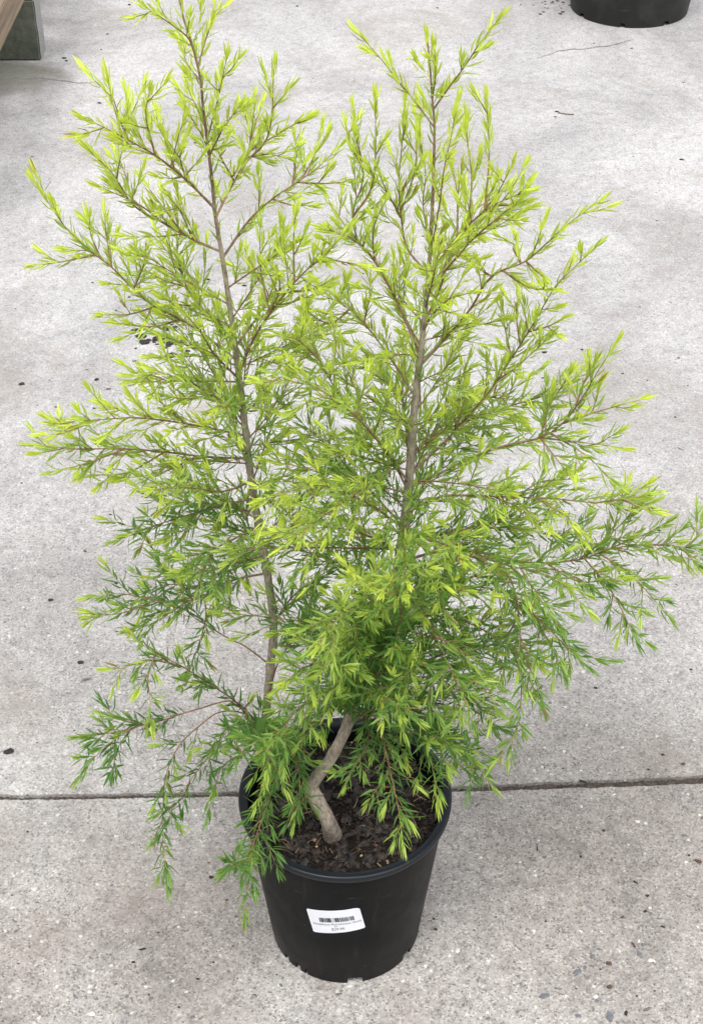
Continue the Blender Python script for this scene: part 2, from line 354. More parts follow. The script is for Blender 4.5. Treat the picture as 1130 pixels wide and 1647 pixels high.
# ------------------------------------------------------------ plant pot
POT_H, R_TOP, R_BOT = 0.273, 0.1425, 0.106
R_WALL = 0.1345      # wall radius just under the rim
def wall_r(z): return R_BOT + (R_WALL - R_BOT) * (z / (POT_H - 0.016))
def pot_mesh(H, rt, rw, rb, lip, notches, nz=0.0125, N=240, thick=0.0028):
    """body with stepped foot, drainage notches cut in its lower edge; returns body (verts, faces) and rim (verts, faces)"""
    prof = [(rb, 0.0), (rb + (rw - rb) * nz / H, nz)]
    for k in range(1, 13): z = nz + (H - lip - nz) * k / 12; prof.append((rb + (rw - rb) * z / (H - lip), z))
    prof += [(rw, H - lip * 0.4), (rw - thick, H - lip * 0.4)]
    for k in range(12, 0, -1): z = nz + (H - lip - nz) * k / 12; prof.append((rb + (rw - rb) * z / (H - lip) - thick, z))
    prof += [(rb - thick, nz), (rb - thick, 0.0)]
    m = len(prof); v, f = [], []
    for i in range(N):
        a = 2 * math.pi * i / N
        for (r, z) in prof: v.append((r * math.cos(a), r * math.sin(a), z))
    def cut(i):
        d = (i + 0.5) * 360 / N
        return any(abs((d - c + 180) % 360 - 180) < w for c, w in notches)
    for i in range(N):
        j = (i + 1) % N
        for k in range(m - 1):
            if cut(i) and k in (0, m - 2): continue
            f.append((i * m + k, j * m + k, j * m + k + 1, i * m + k + 1))
        if cut(i): f.append((i * m + 1, i * m + m - 2, j * m + m - 2, j * m + 1))
        else: f.append((i * m + m - 1, j * m + m - 1, j * m, i * m))
        if cut(i) != cut((i + 1) % N): f.append((j * m, j * m + 1, j * m + m - 2, j * m + m - 1))
    c0 = len(v)
    for i in range(N): a = 2 * math.pi * i / N; v.append(((rb - thick) * math.cos(a), (rb - thick) * math.sin(a), nz + 0.001))
    f.append(tuple(range(c0, c0 + N)))
    rp = [(rw + 0.0006, H - lip * 1.0), (rw + 0.003, H - lip * 0.98), (rt - 0.0015, H - lip * 0.62), (rt - 0.0003, H - lip * 0.5), (rt, H - 0.0026), (rt - 0.0008, H - 0.0007), (rt - 0.003, H),
          (rw - 0.0012, H - 0.0003), (rw - 0.0040, H - 0.0022), (rw - 0.0050, H - 0.010), (rw - 0.0046, H - lip * 1.1), (rw - thick - 0.0002, H - lip * 1.15)]
    m2 = len(rp); rv, rf = [], []
    for i in range(N):
        a = 2 * math.pi * i / N; wob = 1 + 0.0022 * math.sin(2 * a + 0.6) + 0.0012 * math.sin(5 * a)
        for (r, z) in rp: rv.append((r * wob * math.cos(a), r * wob * math.sin(a), z + 0.0008 * math.sin(3 * a)))
    for i in range(N):
        j = (i + 1) % N
        for k in range(m2 - 1): rf.append((i * m2 + k, j * m2 + k, j * m2 + k + 1, i * m2 + k + 1))
    return (v, f), (rv, rf)
pot = empty('plant_pot', (0, 0, 0), 'black plastic nursery pot holding the shrub, white price sticker on its front', 'plant pot')
nt = [(-128, 2.6), (-121, 1.2), (-83, 6.0), (-36, 4.5), (12, 5), (55, 5), (100, 5), (145, 5), (-168, 4), (-140, 2.2)]
(bv, bf), (rv, rf) = pot_mesh(POT_H, R_TOP, R_WALL, R_BOT, 0.016, nt)
def sharpish(o, ang=35):
    me = o.data; me.polygons.foreach_set('use_smooth', [True] * len(me.polygons))
    bm = bmesh.new(); bm.from_mesh(me)
    bmesh.ops.recalc_face_normals(bm, faces=bm.faces)
    for e in bm.edges:
        if len(e.link_faces) == 2 and e.calc_face_angle(0) > R(ang): e.smooth = False
    bm.to_mesh(me); bm.free()
sharpish(mesh_obj('pot_wall', bv, bf, M_POT, pot)); sharpish(mesh_obj('rim', rv, rf, M_RIM, pot), 50)

# price sticker, laid on the pot's curved wall where the photograph's corners fall
def on_wall(px, py, off=0.0):
    d = ray(px, py); lo, hi = 1.3, 2.6
    g = lambda s: math.hypot(*(C0 + d * s).xy) - (wall_r((C0 + d * s).z) + off)
    s = lo
    while g(s) > 0 and s < hi: s += 0.001
    p = C0 + d * s; return math.atan2(p.y, p.x), p.z
cn = [on_wall(*p) for p in ((493, 1460), (577.5, 1458), (587, 1490.5), (504.5, 1497.5))]   # TL TR BR BL
def stick(u, w, off):
    tl, tr, br, bl = cn
    th = (tl[0] * (1 - u) + tr[0] * u) * w + (bl[0] * (1 - u) + br[0] * u) * (1 - w)
    z = (tl[1] * (1 - u) + tr[1] * u) * w + (bl[1] * (1 - u) + br[1] * u) * (1 - w)
    r = wall_r(z) + off + 0.00035 * (1 + noise.noise((u * 5, w * 3, 1))) + 0.0012 * max(0, (u - .9) * 10) * max(0, (w - .75) * 4); return (r * math.cos(th), r * math.sin(th), z)
def sheet(rects, off, thick=0.0):
    v, f = [], []
    for (u0, w0, u1, w1) in rects:
        nu = max(1, int((u1 - u0) * 24)); b = len(v)
        for i in range(nu + 1):
            for w in (w0, w1): v.append(stick(u0 + (u1 - u0) * i / nu, w, off))
        for i in range(nu): a = b + 2 * i; f.append((a, a + 2, a + 3, a + 1))
    return v, f
rc = 0.035
outline = []
for (cu, cw, a0) in ((1 - rc * .5, rc, -90), (1 - rc * .5, 1 - rc, 0), (rc * .5, 1 - rc, 90), (rc * .5, rc, 180)):
    for k in range(5):
        a = R(a0 + k * 22.5); outline.append((cu + rc * .5 * math.cos(a), cw + rc * math.sin(a)))
cols_ = sorted(set([0, 1] + [k / 40 for k in range(41)]))
v, f = [], []
for u in cols_:
    e = 0.0 if rc * .5 < u < 1 - rc * .5 else rc * (1 - math.sqrt(max(0, 1 - ((rc * .5 - min(u, 1 - u)) / (rc * .5)) ** 2)))
    for k in range(2):
        for off in (0.0003, 0.0007): v.append(stick(u, e if k == 0 else 1 - e, off))
for i in range(len(cols_) - 1):
    a = 4 * i; b = a + 4
    f += [(a + 1, b + 1, b + 3, a + 3), (a, a + 2, b + 2, b), (a, b, b + 1, a + 1), (a + 2, a + 3, b + 3, b + 2)]
f += [(0, 1, 3, 2)]; e4 = 4 * (len(cols_) - 1); f += [(e4, e4 + 2, e4 + 3, e4 + 1)]
sticker = mesh_obj('price_sticker', v, f, M_PAPER, pot)
sticker['label'] = 'white price sticker with barcode'
bars = []; u = 0.205; k = 0; pat = [3, 2, 3, 1, 4, 1, 1, 2, 3, 2, 2, 1, 3, 1, 5, 1, 3, 4, 1, 2, 1, 3, 4, 1, 3, 1, 4, 1, 1, 2, 3, 2, 2, 1, 1, 1, 2, 2, 3, 2, 3, 1, 1, 2, 2, 3, 4, 2, 3, 1, 2, 2]
unit = 0.66 / sum(pat)
for k, p in enumerate(pat):
    if k % 2 == 0: bars.append((u, 0.50, u + p * unit, 0.685))
    u += p * unit
v, f = sheet(bars, 0.0010); mesh_obj('barcode', v, f, M_INK, sticker)
def lettering(txt, u0, u1, w0, size_w, name, mat=M_INK2):
    cu = bpy.data.curves.new('t', 'FONT'); cu.body = txt; cu.size = 1.0; cu.resolution_u = 3
    o = bpy.data.objects.new('t', cu); COL.objects.link(o)
    dg = bpy.context.evaluated_depsgraph_get(); me = bpy.data.meshes.new_from_object(o.evaluated_get(dg))
    bpy.data.objects.remove(o)
    mx = max(p.co.x for p in me.vertices); mn = min(p.co.x for p in me.vertices)
    for p in me.vertices:
        p.co = stick(u0 + (p.co.x - mn) / (mx - mn) * (u1 - u0), w0 + p.co.y * size_w, 0.0011)
    me.materials.clear(); me.materials.append(mat); return link(name, me, sticker)
lettering('Melaleuca Revolution Gold', 0.06, 0.965, 0.365, 0.115, 'lettering')
lettering('er', 0.455, 0.515, 0.275, 0.10, 'lettering')
lettering('$29.99', 0.385, 0.63, 0.125, 0.15, 'lettering')

# ------------------------------------------------------------ potting mix (one mass: soil, bark bits, fibres, prills)
SOIL_Z = POT_H - 0.034
def soil_z(x, y): return SOIL_Z + 0.005 * noise.noise((x * 22, y * 22, 1)) + 0.0035 * noise.noise((x * 70, y * 70, 4)) - 0.004 * math.exp(-((x + .02) ** 2 + (y + .03) ** 2) / 0.002)
def potting_mix(rr, zf, seed, loc, label, cnt=1.0, rchip=0.005):
    rnd = random.Random(seed); v, f, mi = [], [], []
    NR, NA = 46, 110
    for i in range(NR + 1):
        r = rr * i / NR
        for k in range(NA):
            a = 2 * math.pi * k / NA; x, y = r * math.cos(a), r * math.sin(a)
            v.append((x, y, zf(x, y) + 0.0022 * noise.noise((x * 260, y * 260, 0))))
    for i in range(NR):
        for k in range(NA):
            q = (k + 1) % NA; f.append((i * NA + k, (i + 1) * NA + k, (i + 1) * NA + q, i * NA + q)); mi.append(0)
    def lump(c, sx, sy, sz, rot, m):
        b = len(v); mt = Matrix.Rotation(rot, 3, 'Z') @ Matrix.Rotation(rnd.uniform(-.6, .6), 3, 'X') @ Matrix.Rotation(rnd.uniform(-.4, .4), 3, 'Y')
        for (x, y, z) in ((1, 0, 0), (-1, 0, 0), (0, 1, 0), (0, -1, 0), (0, 0, 1), (0, 0, -1), (.7, .7, .5), (-.7, .6, -.4), (.6, -.7, .5), (-.7, -.7, .6)):
            s = rnd.uniform(.75, 1.15); p = mt @ Vector((x * sx * s, y * sy * s, z * sz * s)); v.append((c[0] + p.x, c[1] + p.y, c[2] + p.z))
        for t in ((0, 6, 8), (0, 2, 6), (0, 8, 3), (4, 6, 2), (4, 8, 6), (4, 9, 8), (4, 2, 9), (1, 9, 2), (1, 7, 9), (1, 2, 7), (9, 7, 3), (9, 3, 8), (5, 0, 3), (5, 2, 0), (5, 7, 2), (5, 3, 7)):
            f.append((b + t[0], b + t[1], b + t[2])); mi.append(m)
    for _ in range(int(2300 * cnt)):
        r = rr * 0.97 * math.sqrt(rnd.random()); a = rnd.uniform(0, 6.283); x, y = r * math.cos(a), r * math.sin(a)
        s = rchip * rnd.choice((.2, .25, .3, .35, .4, .5, .7, 1.0, 1.6)) * rnd.uniform(.7, 1.2)
        lump((x, y, zf(x, y) + s * .2), s, s * rnd.uniform(.4, .9), s * rnd.uniform(.3, .6), rnd.uniform(0, 6.28), 1 if rnd.random() < .93 or s > rchip * .75 else rnd.choice((2, 2, 3)))
    def fibre(x, y, L, w, m):
        a = rnd.uniform(0, 6.28); b = len(v); n = 5; bend = rnd.gauss(0, .35)
        for i in range(n + 1):
            t = i / n - .5; aa = a + bend * t; px = x + math.cos(aa) * t * L; py = y + math.sin(aa) * t * L
            z = zf(px, py) + 0.003 + 0.002 * math.cos(t * 3)
            for (ox, oz) in ((-1, 0), (0, 1), (1, 0), (0, -.6)): v.append((px - math.sin(aa) * w * ox, py + math.cos(aa) * w * ox, z + w * oz))
        for i in range(n):
            for k in range(4): q = b + i * 4; f.append((q + k, q + (k + 1) % 4, q + 4 + (k + 1) % 4, q + 4 + k)); mi.append(m)
    for _ in range(int(230 * cnt)):
        r = rr * 0.93 * math.sqrt(rnd.random()); a = rnd.uniform(0, 6.283)
        fibre(r * math.cos(a), r * math.sin(a), rnd.uniform(.006, .022), rnd.uniform(.0002, .0007), rnd.choice((3, 2, 2, 1, 1)))
    for _ in range(int(8 * cnt)):
        r = rr * 0.9 * math.sqrt(rnd.random()); a = rnd.uniform(0, 6.283); x, y = r * math.cos(a), r * math.sin(a)
        lump((x, y, zf(x, y) + .003), .0021, .0021, .0021, 0, 4)
    me = bpy.data.meshes.new('potting_mix'); me.from_pydata(v, [], f)
    for m in (M_SOIL, M_DIRTC, M_CHIPS['brown'], M_STRAW, M_PRILL): me.materials.append(m)
    me.polygons.foreach_set('material_index', mi); me.update()
    return tag(link('potting_mix', me, None, loc), label, 'soil', None, 'stuff')
potting_mix(R_WALL - 0.0075, soil_z, 3, (0, 0, 0), 'dark crumbly potting mix with bark bits filling the black pot')

# ------------------------------------------------------------ the shrub
def catmull(P, step):
    if len(P) < 3:
        n = max(2, int((P[1] - P[0]).length / step)); return [P[0].lerp(P[1], i / n) for i in range(n + 1)]
    Q = [P[0] * 2 - P[1]] + P + [P[-1] * 2 - P[-2]]; out = []
    for i in range(1, len(Q) - 2):
        p0, p1, p2, p3 = Q[i - 1:i + 3]; n = max(1, int((p2 - p1).length / step))
        for k in range(n):
            t = k / n; out.append(0.5 * ((2 * p1) + (p2 - p0) * t + (2 * p0 - 5 * p1 + 4 * p2 - p3) * t * t + (3 * p1 - p0 - 3 * p2 + p3) * t ** 3))
    out.append(P[-1]); return out
class Geo:
    def __init__(s): s.v, s.f, s.c = [], [], []
def tube(g, pts, rad, col, sides):
    """rad(t), col(t) along 0..1"""
    n = len(pts); b = len(g.v); ref = Vector((0.3, 0.9, 0.2)).normalized()
    for i, p in enumerate(pts):
        t = (pts[min(i + 1, n - 1)] - pts[max(i - 1, 0)])
        t = t.normalized() if t.length > 1e-9 else Vector((0, 0, 1))
        x = t.cross(ref); x = x.normalized() if x.length > 1e-4 else t.orthogonal().normalized()
        y = t.cross(x); q = i / (n - 1); r = rad(q); c = col(q)
        for k in range(sides):
            a = 2 * math.pi * k / sides; rr = r
            if sides > 6: rr = r * (1 + 0.10 * noise.noise((p.x * 60 + math.cos(a), p.y * 60 + math.sin(a), p.z * 50)) + 0.10 * noise.noise((math.cos(a) * 2.2, math.sin(a) * 2.2, p.z * 190))) + (0.0016 * max(0, noise.noise((a, p.z * 55, 3))) if r > .004 else 0)
            g.v.append(p + x * (math.cos(a) * rr) + y * (math.sin(a) * rr)); g.c.append(c)
    for i in range(n - 1):
        for k in range(sides):
            m = (k + 1) % sides; q = b + i * sides; g.f.append((q + k, q + m, q + sides + m, q + sides + k))
    g.f.append(tuple(b + (n - 1) * sides + k for k in range(sides)))
BARK = Vector((0.370, 0.315, 0.255)); TWIG = Vector((0.270, 0.150, 0.095)); SHOOT = Vector((0.38, 0.33, 0.12)); GREEN = Vector((0.24, 0.28, 0.06))
YEL = Vector((0.66, 0.75, 0.130)); LIT = Vector((0.410, 0.535, 0.110)); MID = Vector((0.148, 0.295, 0.060)); DRK = Vector((0.060, 0.155, 0.042))
BR_TOP = [0.0, 0.0]      # how far along this branch's own flush of growth is
rnd = random.Random(77)
def leaf_col(age):     # age 0 old .. 1 brand new
    if age < 0.35: c = DRK.lerp(MID, age / 0.35)
    elif age < 0.7: c = MID.lerp(LIT, (age - 0.35) / 0.35)
    else: c = LIT.lerp(YEL, min(1, (age - 0.7) / 0.3))
    if rnd.random() < 0.012: c = c.lerp(Vector((0.30, 0.17, 0.07)), rnd.uniform(.4, 1))     # an odd browned leaf
    return c * rnd.uniform(0.80, 1.16)
LEAVES = 0
def leaf(g, p, d, nrm, L, W, col, bend):
    """folded lance-shaped blade, six faces"""
    global LEAVES; LEAVES += 1
    s = d.cross(nrm)
    if s.length < 1e-5: s = d.orthogonal()
    s.normalize(); n = s.cross(d).normalized(); b = len(g.v)
    def P(t, w, h=0.0): return p + d * (L * t) + n * (bend * L * t * t + h) + s * w
    g.v += [P(0, 0), P(.34, -W, W * .45), P(.34, 0), P(.34, W, W * .45), P(.70, -W * .72, W * .3), P(.70, 0), P(.70, W * .72, W * .3), P(1, 0)]
    g.f += [(b, b + 2, b + 1), (b, b + 3, b + 2), (b + 1, b + 2, b + 5, b + 4), (b + 2, b + 3, b + 6, b + 5), (b + 4, b + 5, b + 7), (b + 5, b + 6, b + 7)]
    g.c += [col * 1.05] * 7 + [col * 0.95]
GA = 2.39996
def height_age(p):  # growth is younger and paler towards the top of the plant
    return max(0.0, min(1.0, (p.z - 0.45) / 0.62))
def frame(t):
    x = t.cross(Vector((0.21, 0.93, 0.3))); x = x.normalized() if x.length > 1e-3 else t.orthogonal().normalized()
    return x, t.cross(x).normalized()
def leafy(g, pts, start, base_age, young, spacing=0.0042, size=1.0, tipfan=True):
    """leaves round an axis; young = length (m) of the pale growing end"""
    L = [0.0]
    for a, b in zip(pts, pts[1:]): L.append(L[-1] + (b - a).length)
    tot = L[-1]; s = max(start * tot, 0.003); ph = rnd.uniform(0, 6.28); i = 0
    hh = height_age(pts[-1]); top = max(base_age, min(1.0, 0.45 + 0.62 * hh + rnd.uniform(-.16, .28) + BR_TOP[0])); base_age = max(0.0, base_age + BR_TOP[1])
    size *= 1.06 - .16 * hh
    while s < tot:
        while i < len(L) - 2 and L[i + 1] < s: i += 1
        q = (s - L[i]) / max(1e-9, L[i + 1] - L[i]); p = pts[i].lerp(pts[i + 1], q); t = (pts[i + 1] - pts[i]).normalized()
        x, y = frame(t); ph += GA + rnd.uniform(-.35, .35); side = x * math.cos(ph) + y * math.sin(ph)
        rem = tot - s; e = min(1, rem / young); a = R(11 + (48 - 22 * hh) * e ** 0.7 + rnd.uniform(-8, 14))
        d = (t * math.cos(a) + side * math.sin(a)); d.z += 0.06 * e; d.normalize()
        age = base_age + (top - base_age) * (1 - e) ** 1.1 + rnd.uniform(-.1, .1)
        ll = size * rnd.triangular(0.012, 0.028, 0.0205) * (0.86 + 0.14 * e)
        leaf(g, p, d, side if rnd.random() < .9 else -side, ll, ll * rnd.uniform(0.064, 0.090), leaf_col(max(0.0, min(1, age))), rnd.uniform(-0.34, 0.10))
        s += spacing * rnd.uniform(.7, 1.3) * (0.62 if rem < 0.02 else 1)
    if tipfan:
        t = (pts[-1] - pts[-2]).normalized(); x, y = frame(t)
        for k in range(4):
            ph += GA; side = x * math.cos(ph) + y * math.sin(ph); d = (t + side * rnd.uniform(.08, .22)).normalized()
            leaf(g, pts[-1], d, side, size * rnd.uniform(.016, .024), 0.0013, leaf_col(top), 0.0)
def shoot_path(p, d, L, up, n=7):
    """short side shoot that bends towards 'up' (a vector)"""
    pts = [p.copy()]; d = d.normalized(); w = Vector((rnd.uniform(-1, 1), rnd.uniform(-1, 1), rnd.uniform(-1, 1))) * .06
    for _ in range(n): d = (d + up * (0.5 / n) + w * (1.0 / n * 3)).normalized(); pts.append(pts[-1] + d * (L / n))
    return pts
shrub = empty('potted_shrub', (0, 0, SOIL_Z), 'bushy paperbark shrub with two slender stems and yellow-green tips, growing in the black pot', 'shrub')
OFF = Vector((0, 0, SOIL_Z))
def done(g, name, mat, parent, smooth=False, off=OFF):
    return mesh_obj(name, [p - off for p in g.v], g.f, mat, parent, smooth, cols=g.c)

# the two stems: (px, py, Y)
RS = [(535, 1345, None), (528, 1322, -.058), (513, 1292, -.048), (502, 1272, -.040), (500, 1264, -.036), (509, 1251, -.031), (530, 1222, -.022), (548, 1190, -.016), (563, 1152, -.010), (580, 1105, -.004), (603, 1045, 0.0), (624, 985, 0.004),
      (637, 930, .006), (645, 880, .008), (654, 810, .01), (660, 740, .012), (665, 670, .012), (672, 600, .013), (679, 540, .012), (685, 480, .012), (690, 420, .010), (694, 350, .008), (697, 270, .006), (698, 200, .005), (694, 150, .004), (691, 105, .003), (687, 66, .003)]
LS = [(458, 1232, None), (450, 1215, .044), (438, 1190, .044), (428, 1155, .045), (431, 1110, .045), (436, 1060, .045), (440, 1010, .045), (434, 950, .046), (424, 890, .046), (414, 835, .046), (404, 770, .045), (396, 705, .044), (389, 640, .042), (381, 580, .04),
      (372, 510, .038), (364, 455, .036), (356, 405, .034), (347, 350, .032), (341, 290, .03), (334, 230, .028), (327, 175, .026), (322, 125, .025), (309, 72, .024), (296, 32, .022), (287, -12, .02)]
def stem_pts(S):
    P = []
    for (px, py, Y) in S:
        if Y is None:
            q = atz(px, py, SOIL_Z - 0.006)
        else: q = at(px, py, Y)
        P.append(q)
    return catmull(P, 0.0035)
rs, ls = stem_pts(RS), stem_pts(LS)
def table(tb): return lambda q: lerp_table(tb, q)
def stem_rad(kind, pts):
    ys = {'R': [(0, 1.0), (60, .8), (200, 1.1), (430, 2.1), (540, 3.1), (650, 4.1), (900, 6.2), (1100, 7.2), (1200, 7.2), (1260, 8.0), (1272, 9.4), (1300, 9.4), (1325, 9.8), (1350, 14)],
          'L': [(-20, .6), (60, 1.0), (330, 1.8), (480, 2.7), (650, 3.7), (900, 4.7), (1100, 5.3), (1240, 6.0)]}[kind]
    n = len(pts)
    def r(q): return lerp_table(ys, proj(pts[min(n - 1, int(q * (n - 1)))])[1]) * 0.001
    return r
def stem_col(r):
    def c(q):
        k = r(q) * 1000
        return BARK if k > 2.6 else (TWIG.lerp(BARK, (k - 1.3) / 1.3) if k > 1.3 else TWIG.lerp(SHOOT, 0.2))
    return c
for nm, pts in (('R', rs), ('L', ls)):
    g = Geo(); rr_ = stem_rad(nm, pts); tube(g, pts, rr_, stem_col(rr_), 18)
    st = done(g, 'stem', M_BARK, shrub, True)
    st['label'] = 'thicker elbowed stem at the middle of the pot' if nm == 'R' else 'slimmer straight stem on the left'
    g = Geo(); n = len(pts)
    topn = [p for p in pts if proj(p)[1] < 400][::2]
    leafy(g, topn, 0.0, 0.62, 0.06, spacing=0.0050, size=0.95)
    # short side shoots on the leader
    for k in range(12, len(topn) - 4, 6):
        t = (topn[k + 1] - topn[k]).normalized(); x, y = frame(t); a = k * GA
        d = t * .8 + (x * math.cos(a) + y * math.sin(a)) * .7
        sp = shoot_path(topn[k], d, rnd.uniform(.022, .05), Vector((0, 0, .6)))
        leafy(g, sp, .1, .7, .05)
    done(g, 'foliage', M_LEAF, st)

STEMS = {'R': rs, 'L': ls}
NBR = 0
def nearest(pts, px, py):
    return min(range(len(pts)), key=lambda i: (proj(pts[i])[0] - px) ** 2 + (proj(pts[i])[1] - py) ** 2)
def stem_at(S, py):
    pts = STEMS[S]; return min(pts, key=lambda p: abs(proj(p)[1] - py))
def sublat(g, gt, pts, dens, lmax, up, frac0=0.16, tw=True, yb=0.0):
    L = [0.0]
    for a, b in zip(pts, pts[1:]): L.append(L[-1] + (b - a).length)
    tot = L[-1]; s = tot * frac0; ph = rnd.uniform(0, 6.28)
    while s < tot * 0.955:
        i = max(j for j in range(len(L)) if L[j] <= s); i = min(i, len(pts) - 2)
        t = (pts[i + 1] - pts[i]).normalized(); x, y = frame(t); ph += GA + rnd.uniform(-.4, .4)
        side = x * math.cos(ph) + y * math.sin(ph); q = s / tot
        a = R(rnd.uniform(30, 52)); d = t * math.cos(a) + side * math.sin(a)
        ln = lmax * (0.35 + 0.75 * math.sin(math.pi * min(1, 0.12 + q * 0.78))) * rnd.uniform(.5, 1.15)
        ln = min(ln, (tot - s) * 0.9 + 0.022)
        sp = shoot_path(pts[i], d, ln, up)
        tube(gt, sp, lambda z: 0.0005 * (1 - z) + 0.0003, lambda z: TWIG.lerp(SHOOT, .4).lerp(GREEN, z), 4)
        ha = height_age(pts[i])
        leafy(g, sp, .10, 0.11 + 0.60 * ha + 0.06 * q + yb, rnd.uniform(.012, .026) * (1 + .5 * ha))
        s += rnd.uniform(.011, .023) / dens * (0.86 + .55 * height_age(pts[i]))
POOL = None
def make_branch(pts, rad0, dens=1.0, lmax=0.07, up=Vector((0, 0, .55)), subs=(), frac0=0.16, yb=0.0, bare=0.12, label=None):
    global NBR; NBR += 1; BR_TOP[0] = rnd.uniform(-.16, .14); BR_TOP[1] = rnd.uniform(-.06, .08)
    gt, g = POOL or (Geo(), Geo())
    tot = sum((b - a).length for a, b in zip(pts, pts[1:]))
    rr = lambda q: rad0 * .55 * (1 - q) ** 0.9 + 0.0003
    tube(gt, pts, rr, lambda q: BARK.lerp(TWIG, min(1, q * 2.2 + .45)) if q < .7 else TWIG.lerp(SHOOT, (q - .7) / .3), 6)
    ha = height_age(pts[len(pts) // 2])
    leafy(g, pts, bare, 0.11 + 0.62 * ha + yb, .06, spacing=0.0042 - .0006 * ha)
    sublat(g, gt, pts, dens, lmax, up, frac0, yb=yb)
    for sb in subs:
        sp, sdens = sb
        tube(gt, sp, lambda q: 0.0008 * (1 - q) + 0.0004, lambda q: TWIG.lerp(SHOOT, q), 5)
        leafy(g, sp, .06, 0.20 + 0.5 * height_age(sp[-1]) + yb, .04, spacing=.0050)
        sublat(g, gt, sp, sdens, lmax * .62, up, .15, yb=yb)
    if POOL: return
    br = done(gt, 'branch', M_BARK, shrub, True)
    if label: br['label'] = label
    done(g, 'foliage', M_LEAF, br)
def B(S, dY, pix, subs=(), dens=1.0, lmax=0.058, up=(0, 0, .55), rad=0.0021, yb=0.0, frac0=.16, bare=.12, bow=0.0):
    """branch along photograph points; dY = how far its tip stands nearer (-) or farther (+) than its stem"""
    s0 = stem_at(S, pix[0][1]) if isinstance(S, str) else S
    n = len(pix); P = [s0]
    for k, (px, py) in enumerate(pix[1:], 1): q = k / (n - 1); P.append(at(px, py, s0.y + dY * q ** .85 + bow * math.sin(math.pi * q)))
    pts = catmull(P, 0.006); ss = []
    for sb in subs:
        dd = sb[0]; pl = sb[1]; i = nearest(pts, *pl[0]); y0 = pts[i].y; m = len(pl)
        Q = [pts[i]] + [at(x_, y_, y0 + dd * (k / (m - 1))) for k, (x_, y_) in enumerate(pl[1:], 1)]
        ss.append((catmull(Q, .006), sb[2] if len(sb) > 2 else .8))
    make_branch(pts, rad, dens, lmax, Vector(up), ss, frac0, yb, bare)
T = (0, 0, .55); D_ = (0, 0, -.55); F_ = (0, 0, .1)
# --- left stem, top to bottom
B('L', -.05, [(335, 75), (300, 58), (268, 34), (236, 12)], lmax=.025, rad=.001, bare=.3)
B('L', .04, [(322, 110), (332, 60), (343, 28), (346, -6)], lmax=.02, rad=.001)
B('L', -.04, [(333, 225), (348, 170), (358, 125), (365, 92)], lmax=.03, rad=.001, yb=.1)
B('L', .05, [(330, 205), (315, 170), (302, 140)], lmax=.025, rad=.001, yb=.1)
B('L', -.06, [(338, 250), (360, 205), (386, 170)], lmax=.02, rad=.001)
B('L', -.03, [(337, 240), (318, 205), (297, 176)], lmax=.02, rad=.001, yb=.1)
B('L', .06, [(325, 130), (300, 100), (296, 72)], lmax=.015, rad=.0008)
B('L', -.10, [(346, 335), (300, 290), (250, 250), (205, 225), (168, 205), (136, 190)],
  [(.02, [(205, 226), (186, 170), (172, 122)]), (.03, [(232, 240), (215, 195), (203, 150)]), (-.03, [(250, 250), (235, 190), (240, 148)]), (.03, [(282, 275), (264, 220), (256, 185)]), (-.03, [(300, 290), (290, 255), (294, 238)])], yb=.10, dens=1.0)
B('L', -.04, [(356, 405), (310, 385), (262, 358), (215, 330), (182, 280), (142, 240)],
  [(-.02, [(262, 358), (225, 330), (165, 302)]), (.04, [(215, 330), (198, 270), (186, 245)]), (.05, [(290, 375), (260, 330), (230, 290)]), (-.04, [(310, 385), (290, 340), (270, 315)])], dens=1.0)
B('L', .03, [(381, 580), (310, 525), (250, 493), (215, 465), (180, 430), (145, 403), (108, 368), (82, 332), (56, 292)],
  [(-.03, [(150, 408), (105, 420), (58, 427)]), (.02, [(165, 415), (148, 382), (140, 350)]), (.03, [(182, 432), (172, 385), (168, 342)]), (-.04, [(250, 493), (210, 505), (168, 506)]), (-.03, [(290, 515), (245, 525), (190, 520)]), (-.02, [(215, 465), (230, 430), (235, 405)])], dens=.75, lmax=.045)
B('L', .10, [(374, 525), (335, 505), (305, 470), (285, 425), (262, 395), (250, 368)],
  [(.03, [(300, 465), (262, 450), (225, 428)]), (-.03, [(290, 440), (285, 400), (290, 375)]), (-.05, [(320, 490), (290, 490), (262, 480)])], dens=.9, yb=.08, lmax=.045)
B('L', .12, [(347, 350), (372, 300), (395, 262), (402, 215), (388, 172)],
  [(-.03, [(395, 262), (432, 215), (441, 108)], .9), (-.02, [(400, 245), (448, 215), (490, 190)], .9), (-.03, [(398, 250), (430, 248), (462, 255)], .8), (.05, [(398, 230), (412, 195), (422, 165)]), (-.03, [(380, 290), (358, 258), (345, 232)])], yb=.08, lmax=.045)
B('L', .04, [(362, 415), (400, 355), (438, 320), (470, 298), (510, 270), (546, 235)],
  [(.03, [(468, 298), (475, 260), (482, 228)]), (.03, [(490, 286), (508, 245), (516, 208)]), (-.03, [(475, 296), (520, 295), (562, 292)]), (-.03, [(440, 320), (470, 330), (500, 330)], .4)], dens=.62, lmax=.035)
B('L', -.10, [(385, 600), (405, 550), (430, 510), (460, 470), (492, 435), (530, 402), (562, 366)],
  [(.03, [(435, 505), (420, 440), (418, 368)]), (.02, [(475, 452), (472, 400), (473, 350)]), (-.02, [(520, 410), (545, 420), (575, 425)]), (-.03, [(500, 430), (515, 415), (520, 395)]), (-.04, [(460, 470), (500, 465), (530, 452)]), (-.03, [(435, 505), (450, 460), (440, 430)])], rad=.0026, dens=.9, lmax=.045)
B('L', -.06, [(385, 610), (345, 570), (320, 530), (292, 500)], lmax=.035, dens=.7)
B('L', .10, [(386, 560), (420, 500), (430, 470), (400, 430), (395, 402)], lmax=.03, dens=.6)
